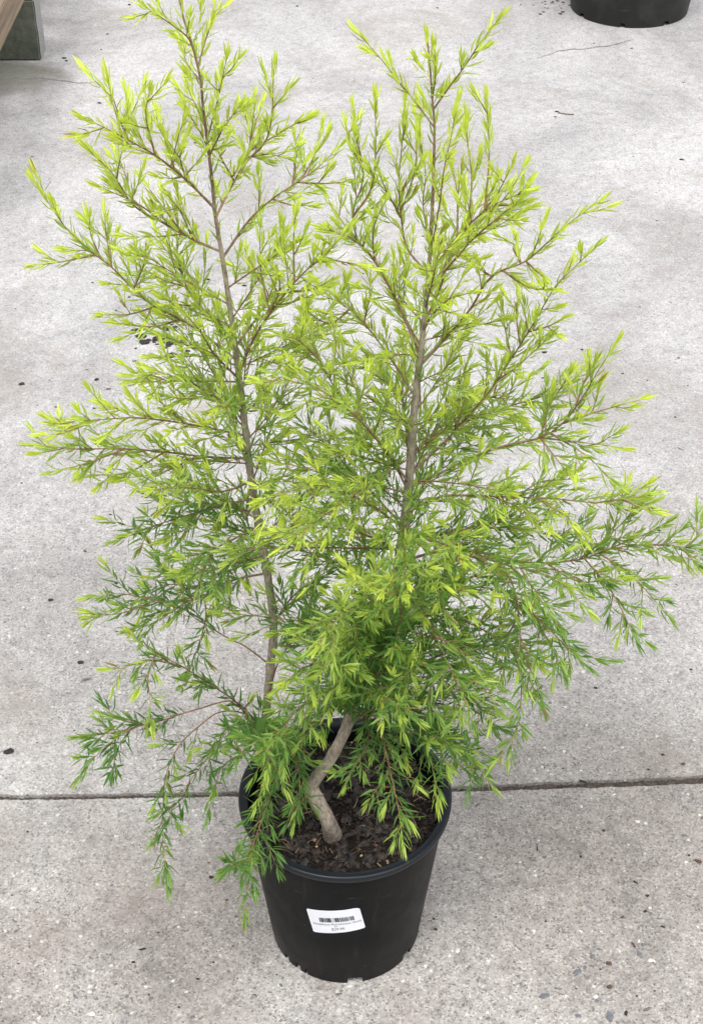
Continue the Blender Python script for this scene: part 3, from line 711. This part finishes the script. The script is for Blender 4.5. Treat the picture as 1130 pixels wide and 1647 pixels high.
B('L', -.08, [(392, 665), (350, 640), (312, 618), (278, 605), (244, 594)], [(-.04, [(340, 638), (300, 642), (266, 637)])], lmax=.04, dens=.85)
B('L', -.12, [(396, 700), (345, 690), (290, 680), (220, 672), (160, 675), (90, 680)],
  [(.03, [(250, 676), (200, 660), (163, 648)]), (.04, [(300, 682), (262, 650), (238, 630)]), (-.03, [(160, 675), (120, 690), (92, 700)], .5)], yb=.12, dens=1.2, lmax=.05)
B('L', -.06, [(400, 738), (335, 735), (265, 727), (200, 722), (140, 722), (95, 720), (54, 716)],
  [(-.05, [(200, 722), (140, 745), (88, 758)]), (-.03, [(265, 727), (205, 760), (140, 764)]), (-.05, [(320, 735), (260, 760), (192, 770)]), (.03, [(140, 722), (115, 700), (92, 680)])], dens=1.1, up=F_, lmax=.045)
B('L', -.14, [(404, 775), (360, 790), (310, 785), (275, 785), (240, 788)], yb=.12, dens=1.2, lmax=.05)
B('L', .06, [(408, 800), (350, 815), (290, 832), (240, 848), (200, 860)], [(-.04, [(330, 820), (300, 850), (265, 868)])], dens=1.2, up=F_)
B('L', .12, [(412, 825), (360, 815), (310, 810), (262, 822)], dens=1.2)
B('L', -.08, [(415, 845), (370, 870), (325, 890), (282, 896)], [(-.03, [(350, 880), (320, 920), (285, 925)])], dens=1.1, up=F_)
B('L', .04, [(428, 920), (370, 935), (310, 965), (250, 965), (195, 955), (142, 962)],
  [(-.04, [(250, 965), (200, 985), (148, 992)]), (-.03, [(300, 965), (250, 1000), (212, 1012)]), (.04, [(310, 960), (280, 925), (250, 918)], .6), (-.02, [(330, 955), (330, 1000), (305, 1080)], .6)], dens=.95, up=F_, lmax=.05)
B('L', .10, [(424, 880), (380, 900), (330, 940), (270, 940), (225, 950)], dens=1.0, up=F_)
B('L', .02, [(432, 1070), (395, 1040), (370, 1028), (340, 1010), (305, 985), (290, 940)], dens=.5, lmax=.03, frac0=.6, bare=.42, rad=.0016)
B('L', -.10, [(430, 1130), (450, 1060), (500, 1000), (525, 975)], dens=.8, frac0=.5, bare=.5)
B('L', -.04, [(438, 1005), (470, 960), (510, 930), (545, 905)], dens=1.0)
B('L', .03, [(420, 880), (455, 855), (500, 830), (540, 810)], dens=1.0)
# low arching branches out of the pot to the left
B('L', -.10, [(445, 1190), (405, 1160), (378, 1128), (340, 1102), (290, 1070), (245, 1048), (212, 1020)],
  [(-.04, [(290, 1070), (240, 1062), (200, 1075), (184, 1105)], .5), (-.05, [(250, 1052), (238, 1090), (242, 1130), (238, 1165)], .8), (-.03, [(330, 1098), (300, 1098), (292, 1104)])], dens=.35, lmax=.035, up=F_, frac0=.3, bare=.3, rad=.0022)
B('L', -.13, [(445, 1190), (410, 1158), (375, 1128), (320, 1140), (262, 1158), (215, 1172), (165, 1205), (128, 1252)],
  [(-.02, [(215, 1172), (170, 1180), (132, 1185)], .8), (-.02, [(190, 1190), (185, 1215), (182, 1245)], .6), (.01, [(230, 1168), (195, 1158), (170, 1150)], .8)], dens=.55, lmax=.038, up=(0, 0, .25), frac0=.56, bare=.55, rad=.0018)
B('L', -.20, [(448, 1200), (400, 1152), (355, 1145), (318, 1170), (288, 1200), (268, 1245), (262, 1300), (262, 1360), (270, 1428)], dens=.7, lmax=.032, up=D_, frac0=.48, bare=.5, rad=.0016)
B('L', -.18, [(450, 1205), (410, 1180), (350, 1205), (310, 1250), (285, 1290), (258, 1340)], dens=.55, lmax=.035, up=D_, frac0=.4, bare=.4, rad=.0015)
B('L', -.16, [(450, 1205), (420, 1205), (385, 1215), (358, 1235), (345, 1265), (334, 1312)], dens=.4, lmax=.022, up=D_, frac0=.5, bare=.45, rad=.0012)
B('L', -.15, [(448, 1200), (415, 1170), (385, 1165), (362, 1180), (345, 1205)], dens=.7, lmax=.035, up=F_, frac0=.15)
B('L', -.20, [(448, 1200), (432, 1180), (415, 1180), (400, 1195), (385, 1215)], dens=.7, lmax=.04, up=F_, yb=.1)
B('L', -.24, [(452, 1210), (448, 1240), (430, 1290), (412, 1345), (392, 1390), (365, 1385)], [(-.01, [(420, 1330), (435, 1370), (448, 1400)], .7), (-.01, [(412, 1345), (400, 1375), (405, 1425)], .6)], dens=.9, lmax=.035, up=D_, frac0=.2)
B('L', -.25, [(452, 1210), (440, 1260), (412, 1330), (398, 1390), (395, 1430), (393, 1478)], dens=.3, lmax=.018, up=D_, frac0=.82, bare=.84, rad=.0011)
B('L', -.17, [(452, 1210), (462, 1200), (478, 1230), (482, 1275), (472, 1325)], dens=1.2, lmax=.045, up=D_, frac0=.1, yb=.06)
B('L', -.20, [(450, 1205), (455, 1180), (440, 1190), (432, 1230), (425, 1262)], dens=1.0, lmax=.045, up=D_, frac0=.1, yb=.05)
B('R', -.20, [(563, 1152), (540, 1120), (500, 1125), (470, 1150), (440, 1195), (418, 1215)], dens=1.1, lmax=.05, up=F_, yb=.1)
# --- right stem, top to bottom
B('R', -.03, [(697, 175), (722, 140), (748, 105), (772, 68), (802, 30)], lmax=.012, rad=.0012, dens=.8, yb=.1)
B('R', .03, [(698, 205), (668, 165), (640, 130), (610, 92), (577, 55)], lmax=.012, rad=.0012, dens=.8)
B('R', -.03, [(696, 160), (700, 120), (698, 76)], lmax=.012, rad=.0008)
B('R', -.05, [(693, 420), (706, 330), (714, 270), (724, 225), (731, 184)], lmax=.028, rad=.0012, dens=.5, yb=.1)
B('R', .06, [(690, 440), (655, 400), (645, 350), (641, 290), (647, 225), (652, 162)], [(.03, [(645, 340), (665, 280), (672, 215)]), (-.04, [(645, 350), (620, 305), (606, 270)])], rad=.0018, dens=.8, lmax=.04)
B('R', .06, [(690, 400), (680, 330), (684, 280), (676, 230), (668, 190)], lmax=.025, rad=.001, dens=.8)
B('R', .02, [(676, 570), (640, 490), (602, 420), (575, 385), (568, 340), (583, 290), (578, 240), (568, 176)],
  [(.03, [(580, 390), (545, 350), (528, 322)]), (-.02, [(570, 350), (600, 290), (604, 160)], .8), (.02, [(580, 270), (562, 230), (556, 205)]), (-.04, [(602, 420), (600, 370), (618, 325)]), (-.04, [(590, 405), (560, 380), (520, 368)])], rad=.0024, dens=.7, lmax=.042)
B('R', -.07, [(689, 450), (712, 410), (745, 370), (785, 335), (815, 320), (848, 308)],
  [(.02, [(750, 365), (758, 290), (749, 214)]), (.02, [(780, 340), (786, 250), (782, 160)], .7), (-.02, [(775, 345), (800, 310), (822, 266)]), (-.02, [(790, 333), (820, 330), (842, 325)]), (.04, [(735, 380), (735, 320), (728, 270)]), (-.04, [(745, 372), (790, 360), (838, 318)])], yb=.08, rad=.0022, dens=1.05, lmax=.045)
B('R', -.10, [(690, 470), (720, 430), (760, 385), (800, 350), (835, 325)], yb=.06, lmax=.045, dens=.9)
B('R', -.05, [(676, 590), (715, 545), (755, 498), (790, 445), (845, 420), (885, 385), (920, 355), (960, 326)],
  [(.03, [(835, 424), (830, 395), (828, 380)]), (-.03, [(845, 420), (862, 436), (874, 446)], .4), (-.04, [(810, 438), (850, 462), (888, 466)], .5), (.03, [(790, 450), (760, 425), (745, 410)])], rad=.0024, dens=.7, lmax=.036)
B('R', -.04, [(662, 765), (720, 705), (778, 640), (812, 592), (840, 548), (862, 512), (888, 468), (918, 435), (956, 398)],
  [(.02, [(820, 580), (812, 530), (808, 502)]), (-.03, [(850, 535), (880, 525), (906, 512)]), (.03, [(835, 555), (830, 510), (832, 480)]), (-.03, [(800, 610), (830, 590), (880, 545)]), (-.03, [(730, 695), (745, 650), (750, 620)])], rad=.0022, dens=.6, lmax=.036)
B('R', .08, [(684, 560), (655, 520), (640, 480), (655, 430), (650, 400)], lmax=.035)
B('R', .06, [(684, 520), (705, 470), (718, 430), (732, 400), (745, 365)], lmax=.035, dens=.8)
B('R', -.10, [(684, 530), (700, 500), (725, 480), (760, 470)], lmax=.035, yb=.1)
B('R', -.07, [(660, 785), (700, 765), (758, 736), (815, 716), (868, 704), (905, 680), (935, 640), (962, 595), (991, 550)],
  [(-.02, [(905, 682), (960, 662), (1028, 643)], .9), (-.03, [(872, 704), (940, 712), (1000, 720)], .7), (-.05, [(890, 705), (945, 735), (978, 770)], .7), (.03, [(868, 704), (885, 650), (916, 605)], .9), (.03, [(880, 700), (878, 660), (885, 630)]), (.02, [(925, 655), (940, 610), (955, 585)]), (-.06, [(868, 704), (900, 745), (915, 760)])], rad=.0028, dens=.55, lmax=.048, frac0=.3, bare=.3)
B('R', .08, [(664, 700), (705, 665), (745, 640), (800, 640), (850, 648)], [(.02, [(745, 640), (748, 610), (744, 590)]), (.02, [(790, 640), (800, 610), (798, 590)])], dens=1.1)
B('R', .10, [(662, 730), (700, 700), (740, 690), (785, 685), (840, 690)], dens=1.1)
B('R', -.08, [(657, 825), (705, 800), (758, 797), (830, 800), (890, 802), (965, 808), (1045, 795)],
  [(-.04, [(860, 801), (895, 820), (918, 842)]), (.03, [(965, 808), (1005, 800), (1035, 782)]), (-.04, [(790, 798), (840, 820), (880, 850)]), (.03, [(830, 800), (870, 775), (940, 770)]), (-.02, [(1000, 804), (1020, 812), (1052, 822)])], rad=.0024, dens=.85, lmax=.045, up=F_)
B('R', -.03, [(646, 905), (705, 888), (780, 890), (850, 905), (930, 900), (985, 882), (1050, 876), (1118, 882)],
  [(-.05, [(960, 892), (1015, 925), (1074, 992)], 1.0), (-.06, [(935, 900), (985, 955), (1022, 1030)], 1.0), (.03, [(930, 900), (985, 855), (1040, 800)], 1.0), (.02, [(1100, 880), (1120, 862), (1128, 838)], .8), (-.02, [(1050, 876), (1090, 880), (1122, 908)], .8), (.03, [(960, 892), (1010, 870), (1060, 850)], 1.0), (-.05, [(880, 905), (930, 935), (1000, 930)], .8)], rad=.0030, dens=.95, lmax=.052, up=F_)
B('R', .06, [(648, 880), (700, 860), (760, 850), (830, 850), (900, 862), (960, 850)], dens=1.2)
B('R', -.16, [(640, 935), (700, 915), (760, 895), (820, 910), (880, 925), (940, 955)], [(-.03, [(820, 910), (870, 960), (900, 1010)]), (-.04, [(760, 895), (800, 920), (850, 985)])], dens=1.2, up=F_, yb=.05)
B('R', -.14, [(630, 975), (700, 950), (770, 925), (815, 925), (832, 980), (836, 1040), (838, 1110), (828, 1175), (794, 1228)], [(-.01, [(836, 1040), (858, 1090), (874, 1140)], .5), (.02, [(832, 990), (815, 1030), (808, 1090)], .5)], dens=.6, lmax=.04, up=D_, rad=.0024, yb=.06)
B('R', -.12, [(632, 960), (720, 945), (800, 950), (860, 990), (905, 1035), (945, 1072)], [(-.03, [(860, 990), (890, 1050), (905, 1085)]), (0, [(800, 950), (850, 960), (895, 1005)])], dens=1.1, up=(0, 0, -.2), lmax=.05)
B('R', -.02, [(615, 1010), (690, 990), (760, 1005), (820, 1040), (870, 1075)], dens=1.1, up=F_)
B('R', -.20, [(622, 990), (660, 965), (690, 1000), (725, 1080), (745, 1120), (760, 1165)], [(-.01, [(720, 1065), (690, 1110), (688, 1145)], .6), (-.02, [(700, 1020), (760, 1060), (800, 1100)], .7), (-.02, [(730, 1085), (770, 1100), (800, 1140)], .6)], dens=.8, lmax=.042, up=(0, 0, -.3), yb=.12)
B('R', -.10, [(600, 1055), (660, 1060), (720, 1100), (770, 1140), (792, 1172)], dens=1.0, up=(0, 0, -.2))
B('R', -.12, [(585, 1100), (640, 1110), (690, 1160), (740, 1200), (790, 1262)], [(0, [(700, 1170), (735, 1225), (760, 1250)], .8)], dens=.9, up=D_, lmax=.045)
B('R', -.20, [(575, 1120), (600, 1145), (618, 1200), (630, 1255), (640, 1300), (648, 1356)], [(0, [(625, 1240), (605, 1270), (592, 1290)], .5)], dens=.8, up=D_, lmax=.036, yb=.05)
B('R', -.14, [(585, 1095), (640, 1130), (675, 1180), (695, 1235), (702, 1290)], dens=.8, up=D_, lmax=.036)
B('R', -.15, [(575, 1125), (590, 1170), (590, 1200), (570, 1230), (556, 1262)], dens=.7, up=D_, lmax=.035)
B('R', -.10, [(570, 1130), (545, 1130), (520, 1145), (500, 1170), (482, 1195)], dens=.9, up=F_, lmax=.045)
# right stem, branches crossing to the left
B('R', -.12, [(662, 778), (620, 725), (582, 680), (548, 650), (515, 640), (470, 660)], [(-.02, [(548, 650), (500, 620), (420, 610)]), (.03, [(580, 680), (570, 620), (560, 590)])], rad=.0024, dens=.9, yb=.06)
B('R', -.06, [(659, 790), (630, 740), (600, 700), (565, 660), (530, 610), (505, 560), (490, 500)], [(.02, [(530, 610), (540, 560), (535, 520)]), (-.03, [(510, 575), (475, 545), (440, 540)])], dens=1.0, yb=.06)
B('R', .08, [(668, 640), (630, 580), (585, 520), (540, 480), (512, 455)], [(.02, [(585, 520), (595, 470), (590, 440)]), (-.04, [(560, 500), (530, 520), (490, 500)])], dens=1.0)
B('R', -.18, [(652, 850), (600, 815), (550, 790), (500, 780), (455, 795), (418, 806)], [(0, [(500, 780), (505, 805), (488, 822)], .6)], rad=.0022, dens=.9, yb=.12, up=F_, lmax=.048)
B('R', -.10, [(645, 890), (600, 865), (550, 850), (500, 850), (432, 858)], dens=1.0, yb=.12, up=F_, lmax=.05)
B('R', -.24, [(628, 975), (620, 950), (600, 945), (580, 935), (566, 920)], dens=.8, yb=.2, up=F_, lmax=.035)
B('R', -.24, [(610, 1030), (590, 985), (560, 980), (530, 1010), (508, 1045)], dens=1.0, yb=.14, up=F_, lmax=.05)
B('R', -.20, [(590, 1085), (560, 1060), (520, 1060), (480, 1080), (455, 1100)], [(0, [(500, 1070), (495, 1100), (498, 1125)], .6)], dens=1.0, yb=.12, up=F_, lmax=.05)
B('R', -.22, [(605, 1045), (640, 1010), (640, 960), (625, 930)], dens=1.0)
B('R', -.18, [(650, 860), (690, 870), (725, 880), (745, 905)], yb=.2, up=F_, lmax=.035)
B('R', -.17, [(590, 1080), (580, 1040), (572, 1030), (560, 1060), (548, 1100)], dens=1.2, up=F_, lmax=.055)
B('R', -.15, [(575, 1120), (580, 1090), (600, 1080), (625, 1110), (640, 1150)], dens=1.2, up=F_, lmax=.055)
B('R', -.16, [(615, 1010), (612, 985), (590, 990), (570, 1010), (540, 1050)], dens=1.2, up=F_, lmax=.055)
B('R', -.13, [(565, 1150), (575, 1110), (560, 1090), (530, 1100), (505, 1130)], dens=1.1, up=F_, lmax=.05)
B('R', -.14, [(605, 1045), (620, 1030), (650, 1050), (665, 1090)], dens=1.2, up=F_, lmax=.055)
B('R', .10, [(600, 1060), (640, 1050), (700, 1040), (740, 1050)], dens=1.1, up=F_, lmax=.055)
B('R', .12, [(580, 1105), (540, 1040), (500, 1010), (470, 1005)], dens=1.1, up=F_, lmax=.055)
print('traced branches', NBR)
# inner branches, grown in space around both stems; past the hundredth they form one part
def grow(S, zfrac, az, el, L, up, dens=1.0, lmax=.055):
    pts = STEMS[S]; p = pts[int(zfrac * (len(pts) - 1))]
    d = Vector((math.cos(az) * math.cos(el), math.sin(az) * math.cos(el), math.sin(el)))
    global POOL
    if NBR >= 99 and POOL is None: POOL = (Geo(), Geo())
    path = shoot_path(p, d, L, up, 24)
    pts2 = catmull(path, .006)
    make_branch(pts2, .0009 + L * .004, dens, lmax, Vector((0, 0, .35)))
for k in range(28):
    zf = 0.18 + 0.42 * k / 27; az = k * GA + .6
    if k < 9 and math.cos(az) < -.3: az = math.pi - az
    grow('R', zf, az, R(rnd.uniform(5, 32)), rnd.uniform(.12, .26), Vector((0, 0, rnd.uniform(-.6, .45))), 1.3)
for k in range(12):
    zf = 0.36 + 0.27 * k / 11; az = k * GA + 1.9
    grow('L', zf, az, R(rnd.uniform(8, 38)), rnd.uniform(.09, .19), Vector((0, 0, rnd.uniform(-.3, .5))), .95)
for k in range(16):     # short mid-height sprays
    grow('R', 0.50 + 0.26 * k / 15, k * GA + 2.6, R(rnd.uniform(20, 50)), rnd.uniform(.06, .15), Vector((0, 0, rnd.uniform(-.1, .6))), 1.1)
for k in range(14):
    grow('L', 0.48 + 0.24 * k / 13, k * GA - .4, R(rnd.uniform(20, 50)), rnd.uniform(.06, .14), Vector((0, 0, rnd.uniform(-.1, .6))), 1.1)
if POOL:
    br = done(POOL[0], 'small_branches', M_BARK, shrub, True); br['kind'] = 'stuff'
    done(POOL[1], 'foliage', M_LEAF, br)
print('branches', NBR, 'leaves', LEAVES)

# ------------------------------------------------------------ large pot behind, top right of the picture
bp = atz(1023, 45.5); RB2 = 0.195; bc = Vector((bp.x + 0.002, bp.y + RB2, 0))
far_pot = empty('plant_pot', bc, 'large weathered black pot standing on the far slab behind the shrub', 'plant pot')
(bv, bf), (rv, rf) = pot_mesh(0.42, 0.262, 0.25, RB2, 0.022, [(-104, 2.2), (-60, 3), (-150, 3), (0, 4), (60, 4), (120, 4)], 0.014)
sharpish(mesh_obj('pot_wall', bv, bf, M_FARPOT, far_pot)); sharpish(mesh_obj('rim', rv, rf, M_FARPOT, far_pot), 50)
potting_mix(0.243, lambda x, y: 0.385 + 0.006 * noise.noise((x * 15, y * 15, 1)), 9, bc, 'dark potting mix inside the large weathered pot', .5, .008)

# ------------------------------------------------------------ display bench, top left: stacked blocks carrying timber
def box(name, x0, x1, y0, y1, z0, z1, mat, parent, bev=0.004, off=Vector((0, 0, 0)), rough=0.0):
    bm = bmesh.new(); bmesh.ops.create_cube(bm, size=1.0)
    for q in bm.verts: q.co = Vector((x0 + (q.co.x + .5) * (x1 - x0), y0 + (q.co.y + .5) * (y1 - y0), z0 + (q.co.z + .5) * (z1 - z0))) - off
    bmesh.ops.bevel(bm, geom=bm.edges[:] , offset=bev, segments=2, affect='EDGES')
    if rough:
        bmesh.ops.subdivide_edges(bm, edges=[e for e in bm.edges if e.calc_length() > .05], cuts=8, use_grid_fill=True)
        for q in bm.verts: q.co += Vector((noise.noise(q.co * 20), noise.noise(q.co * 20 + Vector((9, 0, 0))), 0)) * rough
    return bm_obj(name, bm, mat, parent)
bl = atz(67, 98); bd = 0.092
print('block corner', bl, 'rail', atz(43, 0, .30), atz(0, 58, .30))
bench = empty('display_bench', (bl.x - .2, bl.y, 0), 'timber nursery bench on olive-faced concrete blocks at the edge of the yard', 'bench')
bo = Vector(bench.location)
for yy in (bl.y, bl.y + 1.9):
    box('block', bl.x - .39, bl.x, yy, yy + bd, 0.002, .19, M_BLOCK, bench, .004, bo, .002)
    box('block', bl.x - .39, bl.x - .001, yy + .001, yy + bd - .001, .192, .248, M_BLOCK, bench, .004, bo, .002)
rx = atz(43, 0, .25).x - .004
box('rail', rx - .045, rx, bl.y - 1.1, bl.y + 2.3, .250, .340, M_WOOD, bench, .003, bo, .0015)
box('rail', rx - .345, rx - .30, bl.y - 1.1, bl.y + 2.3, .250, .340, M_WOOD, bench, .003, bo)
box('rail', rx - .945, rx - .90, bl.y - 1.1, bl.y + 2.3, .250, .340, M_WOOD, bench, .003, bo)
for k in range(17):
    y = bl.y - 1.0 + k * .19
    box('slat', rx - 1.0, rx - .05, y, y + .10, .342, .362, M_WOOD, bench, .002, bo)
for yy in (bl.y, bl.y + 1.9):
    box('block', rx - 1.05, rx - .66, yy, yy + bd, 0.002, .248, M_BLOCK, bench, .004, bo)

# ------------------------------------------------------------ loose bits lying on the concrete
def chip_mesh(seed, L, W, H):
    r_ = random.Random(seed); bm = bmesh.new(); bmesh.ops.create_icosphere(bm, subdivisions=1, radius=1)
    o = Vector((r_.uniform(0, 50), r_.uniform(0, 50), 0))
    for q in bm.verts:
        n = r_.uniform(.72, 1.22) * (1 + .3 * noise.noise(q.co * 1.3 + o))
        c = q.co * n; c.x = math.copysign(abs(c.x) ** .8, c.x)
        q.co = Vector((c.x * L / 2, c.y * W / 2, max(-.55, min(.8, c.z)) * H / 2 + H * .27))
    me = bpy.data.meshes.new('chip'); bm.to_mesh(me); bm.free(); return me
def chip(px, py, s, kind='black', label=None, asp=None, ang=None, name='bark_chip', cat='bark chip'):
    """s = width in photograph pixels"""
    p = atz(px, py); mpp = (atz(px + 1, py) - p).length; L = s * mpp; asp = asp or random.uniform(.45, .85)
    me = chip_mesh(int(px * 7 + py), L, L * asp, L * min(asp, .5) * .7); me.materials.append(M_CHIPS[kind])
    if kind == 'white': name, cat = 'stone_chip', 'stone chip'
    o = link(name, me, None, p); o.rotation_euler = (0, 0, ang if ang is not None else random.uniform(-.5, .5))
    small = {'black': 'tiny black bark crumb lying loose on the pale concrete', 'brown': 'tiny reddish brown bark crumb on the pale concrete', 'grey': 'small flat grey bark flake on the concrete', 'white': 'small pale stone chip on the near concrete'}
    tag(o, label or small[kind], cat, ('pale stone chips on the near slab' if kind == 'white' else 'bark bits scattered on the concrete') if label else kind + ' crumbs scattered on the concrete')
    return o
BIG = [
 (15, 1210, 19, 'black', 'large black bark chip at the left edge just beyond the joint', .55, .35),
 (35, 618, 11, 'black', 'black bark chip far left, level with the middle of the shrub', .8, .2),
 (156, 611, 9, 'black', 'upright black bark chip below the left leafy spray', .9, 1.0),
 (175, 626, 9, 'brown', 'reddish brown flake next to the upright black chip', .4, .1),
 (82, 965, 10, 'black', 'round black bark chip left of the lowest left branches', .8, 0),
 (130, 1066, 11, 'black', 'dark brown-black chip under the low left branches', .7, .1),
 (140, 1093, 18, 'grey', 'long flat grey flake under the low left branches', .35, .4),
 (190, 731, 22, 'brown', 'long flat brown flake under the long left branch', .3, .1),
 (55, 272, 9, 'black', 'black bark chip beside the upper left branch tips', .8, 0),
 (364, 277, 10, 'black', 'black bark chip seen right beside the left stem top', .7, 0),
 (320, 526, 13, 'black', 'biggest black chip next to the crumb heap', .7, .3),
 (160, 166, 8, 'black', 'oval black chip between bench and shrub top', .7, 0),
 (104, 94, 9, 'black', 'twin black chip in front of the bench foot', .5, 0),
 (107, 98, 6, 'black', 'smaller black chip touching the one by the bench foot', .5, -.3),
 (895, 180, 8, 'black', 'black chip with a thin stalk, right of the shrub top', .7, 0),
 (1095, 257, 9, 'black', 'dark chip near the right edge, upper part', .5, -.2),
 (785, 602, 13, 'black', 'slanting black sliver between the right branches', .45, -.6),
 (802, 791, 16, 'black', 'black bark chip behind the middle right branch', .5, .1),
 (790, 806, 15, 'brown', 'brown bark piece behind the middle right branch', .6, .3),
 (443, 867, 22, 'black', 'long black chip just right of the left stem', .35, .05),
 (875, 567, 9, 'black', 'black chip among the upper right branch tips', .7, .2),
 (1098, 1229, 9, 'brown', 'brown bark nub above the joint at the right', .7, .4),
 (1122, 1386, 16, 'brown', 'brown-black bark chip at the right edge of the near slab', .45, -.4),
 (978, 1550, 13, 'brown', 'red-brown bark chip among the slate stones, bottom right', .6, -.3),
 (980, 1588, 12, 'brown', 'curled brown chip below the red-brown one, bottom right', .7, .2),
 (1040, 1624, 16, 'grey', 'grey-brown flake near the bottom right corner', .4, .5),
 (1006, 1630, 11, 'black', 'upright black chip near the bottom right corner', .6, 1.4),
 (1021, 1419, 10, 'black', 'slanting dark chip in the right half of the near slab', .4, -.6),
 (1018, 1520, 12, 'brown', 'upright brown sliver above the slate stones', .35, 1.8),
 (863, 1365, 14, 'black', 'thin dark splinter right of the pot', .2, 1.5),
 (1023, 1342, 0, 'white', '', .7, 0), (1025, 1322, 9, 'white', 'larger white stone chip right of the pot', .7, 0),
 (1045, 1545, 10, 'white', 'white stone chip beside the slate stones', .8, .3),
 (735, 1530, 10, 'white', 'cream stone chip near the lower right of the pot', .7, .6),
 (148, 1632, 11, 'white', 'cream stone chip in the bottom left corner area', .8, .3),
 (936, 1257, 16, 'black', 'dark bark splinter lying across the joint', .3, -.5),
 (768, 1294, 16, 'grey', 'grey-brown bark strip right of the pot below the joint', .3, .7),
 (1093, 722, 16, 'grey', 'thin curved grey twig bit at the right', .15, -.8),
 (230, 1527, 15, 'black', 'dark splinter left of the pot foot', .3, .2),
 (340, 1411, 9, 'black', 'black chip left of the pot rim', .8, 0),
]
for t in BIG:
    if t[2]: chip(*t)
SM = [(208, 8, 6), (173, 55, 5), (163, 80, 4), (52, 252, 4), (315, 230, 7), (149, 455, 5), (208, 478, 5), (187, 500, 5), (25, 497, 4), (300, 460, 5), (335, 450, 7), (393, 460, 8), (398, 478, 6), (335, 545, 4),
      (60, 652, 4), (90, 655, 6), (152, 657, 6), (137, 670, 5), (35, 777, 5), (137, 887, 7), (187, 938, 7), (188, 1016, 6), (35, 1077, 4), (140, 595, 5), (222, 585, 7), (293, 572, 5), (80, 612, 3), (178, 828, 5), (203, 920, 4),
      (478, 10, 5), (640, 300, 4), (680, 380, 5), (583, 440, 4), (597, 470, 10), (560, 447, 3), (535, 460, 6), (1058, 295, 4), (1018, 252, 3), (954, 70, 4), (1015, 78, 5), (703, 13, 5), (837, 8, 4), (892, 188, 5), (1055, 355, 4), (817, 484, 6), (1028, 494, 4), (1098, 133, 4),
      (935, 563, 6), (1090, 576, 5), (1000, 601, 6), (872, 608, 5), (1105, 620, 4), (1040, 612, 4), (1085, 671, 5), (1058, 853, 8), (957, 1107, 8), (1110, 1077, 6), (1070, 985, 6), (603, 770, 6), (834, 780, 5),
      (1065, 1214, 7), (970, 1336, 6), (1040, 1441, 8), (1037, 1466, 8), (1000, 1476, 8), (877, 1482, 5), (797, 1475, 5), (762, 1496, 5), (933, 1378, 5), (1065, 1491, 9), (1107, 1376, 5), (1052, 1594, 5), (965, 1559, 5), (926, 1590, 5), (1023, 1602, 5), (832, 1570, 4),
      (905, 1236, 5), (1042, 1238, 5), (875, 1235, 4), (215, 1548, 8), (240, 1600, 5), (343, 1548, 6), (318, 1575, 7), (255, 1500, 5), (365, 1448, 6), (20, 1440, 5), (30, 1550, 5), (120, 1175, 4), (60, 1195, 4), (45, 1338, 5), (22, 1480, 4), (336, 1388, 5), (288, 1620, 5),
      (675, 1548, 4), (700, 1495, 8), (697, 1478, 6), (640, 1600, 4), (410, 1600, 5), (445, 1568, 4)]
for (px, py, s) in SM:
    chip(px, py, s, random.choice(('black', 'black', 'black', 'brown')))
rr2 = random.Random(4)
for k in range(40):   # the heap of crumbs behind the left stem
    chip(262 + rr2.gauss(0, 24), 544 + rr2.gauss(0, 13), rr2.choice((6, 8, 10, 13, 16, 20)), 'black', 'black crumb in the small heap of bark behind the left branches')
for k in range(22):   # litter next to the big pot
    chip(885 + rr2.gauss(0, 22), 12 + rr2.gauss(0, 9), rr2.uniform(3, 8), rr2.choice(('grey', 'brown')), 'flake of litter strewn beside the large weathered pot')
# a thin stalk by the chip right of the shrub top
g = Geo(); tube(g, [atz(897, 181, .003), atz(908, 183, .004), atz(922, 184, .002)], lambda q: .0014, lambda q: TWIG * .5, 5)
o = done(g, 'twig', M_BARK, None, off=Vector((0, 0, 0))); tag(o, 'thin dark stalk lying beside a black chip on the far concrete', 'twig')
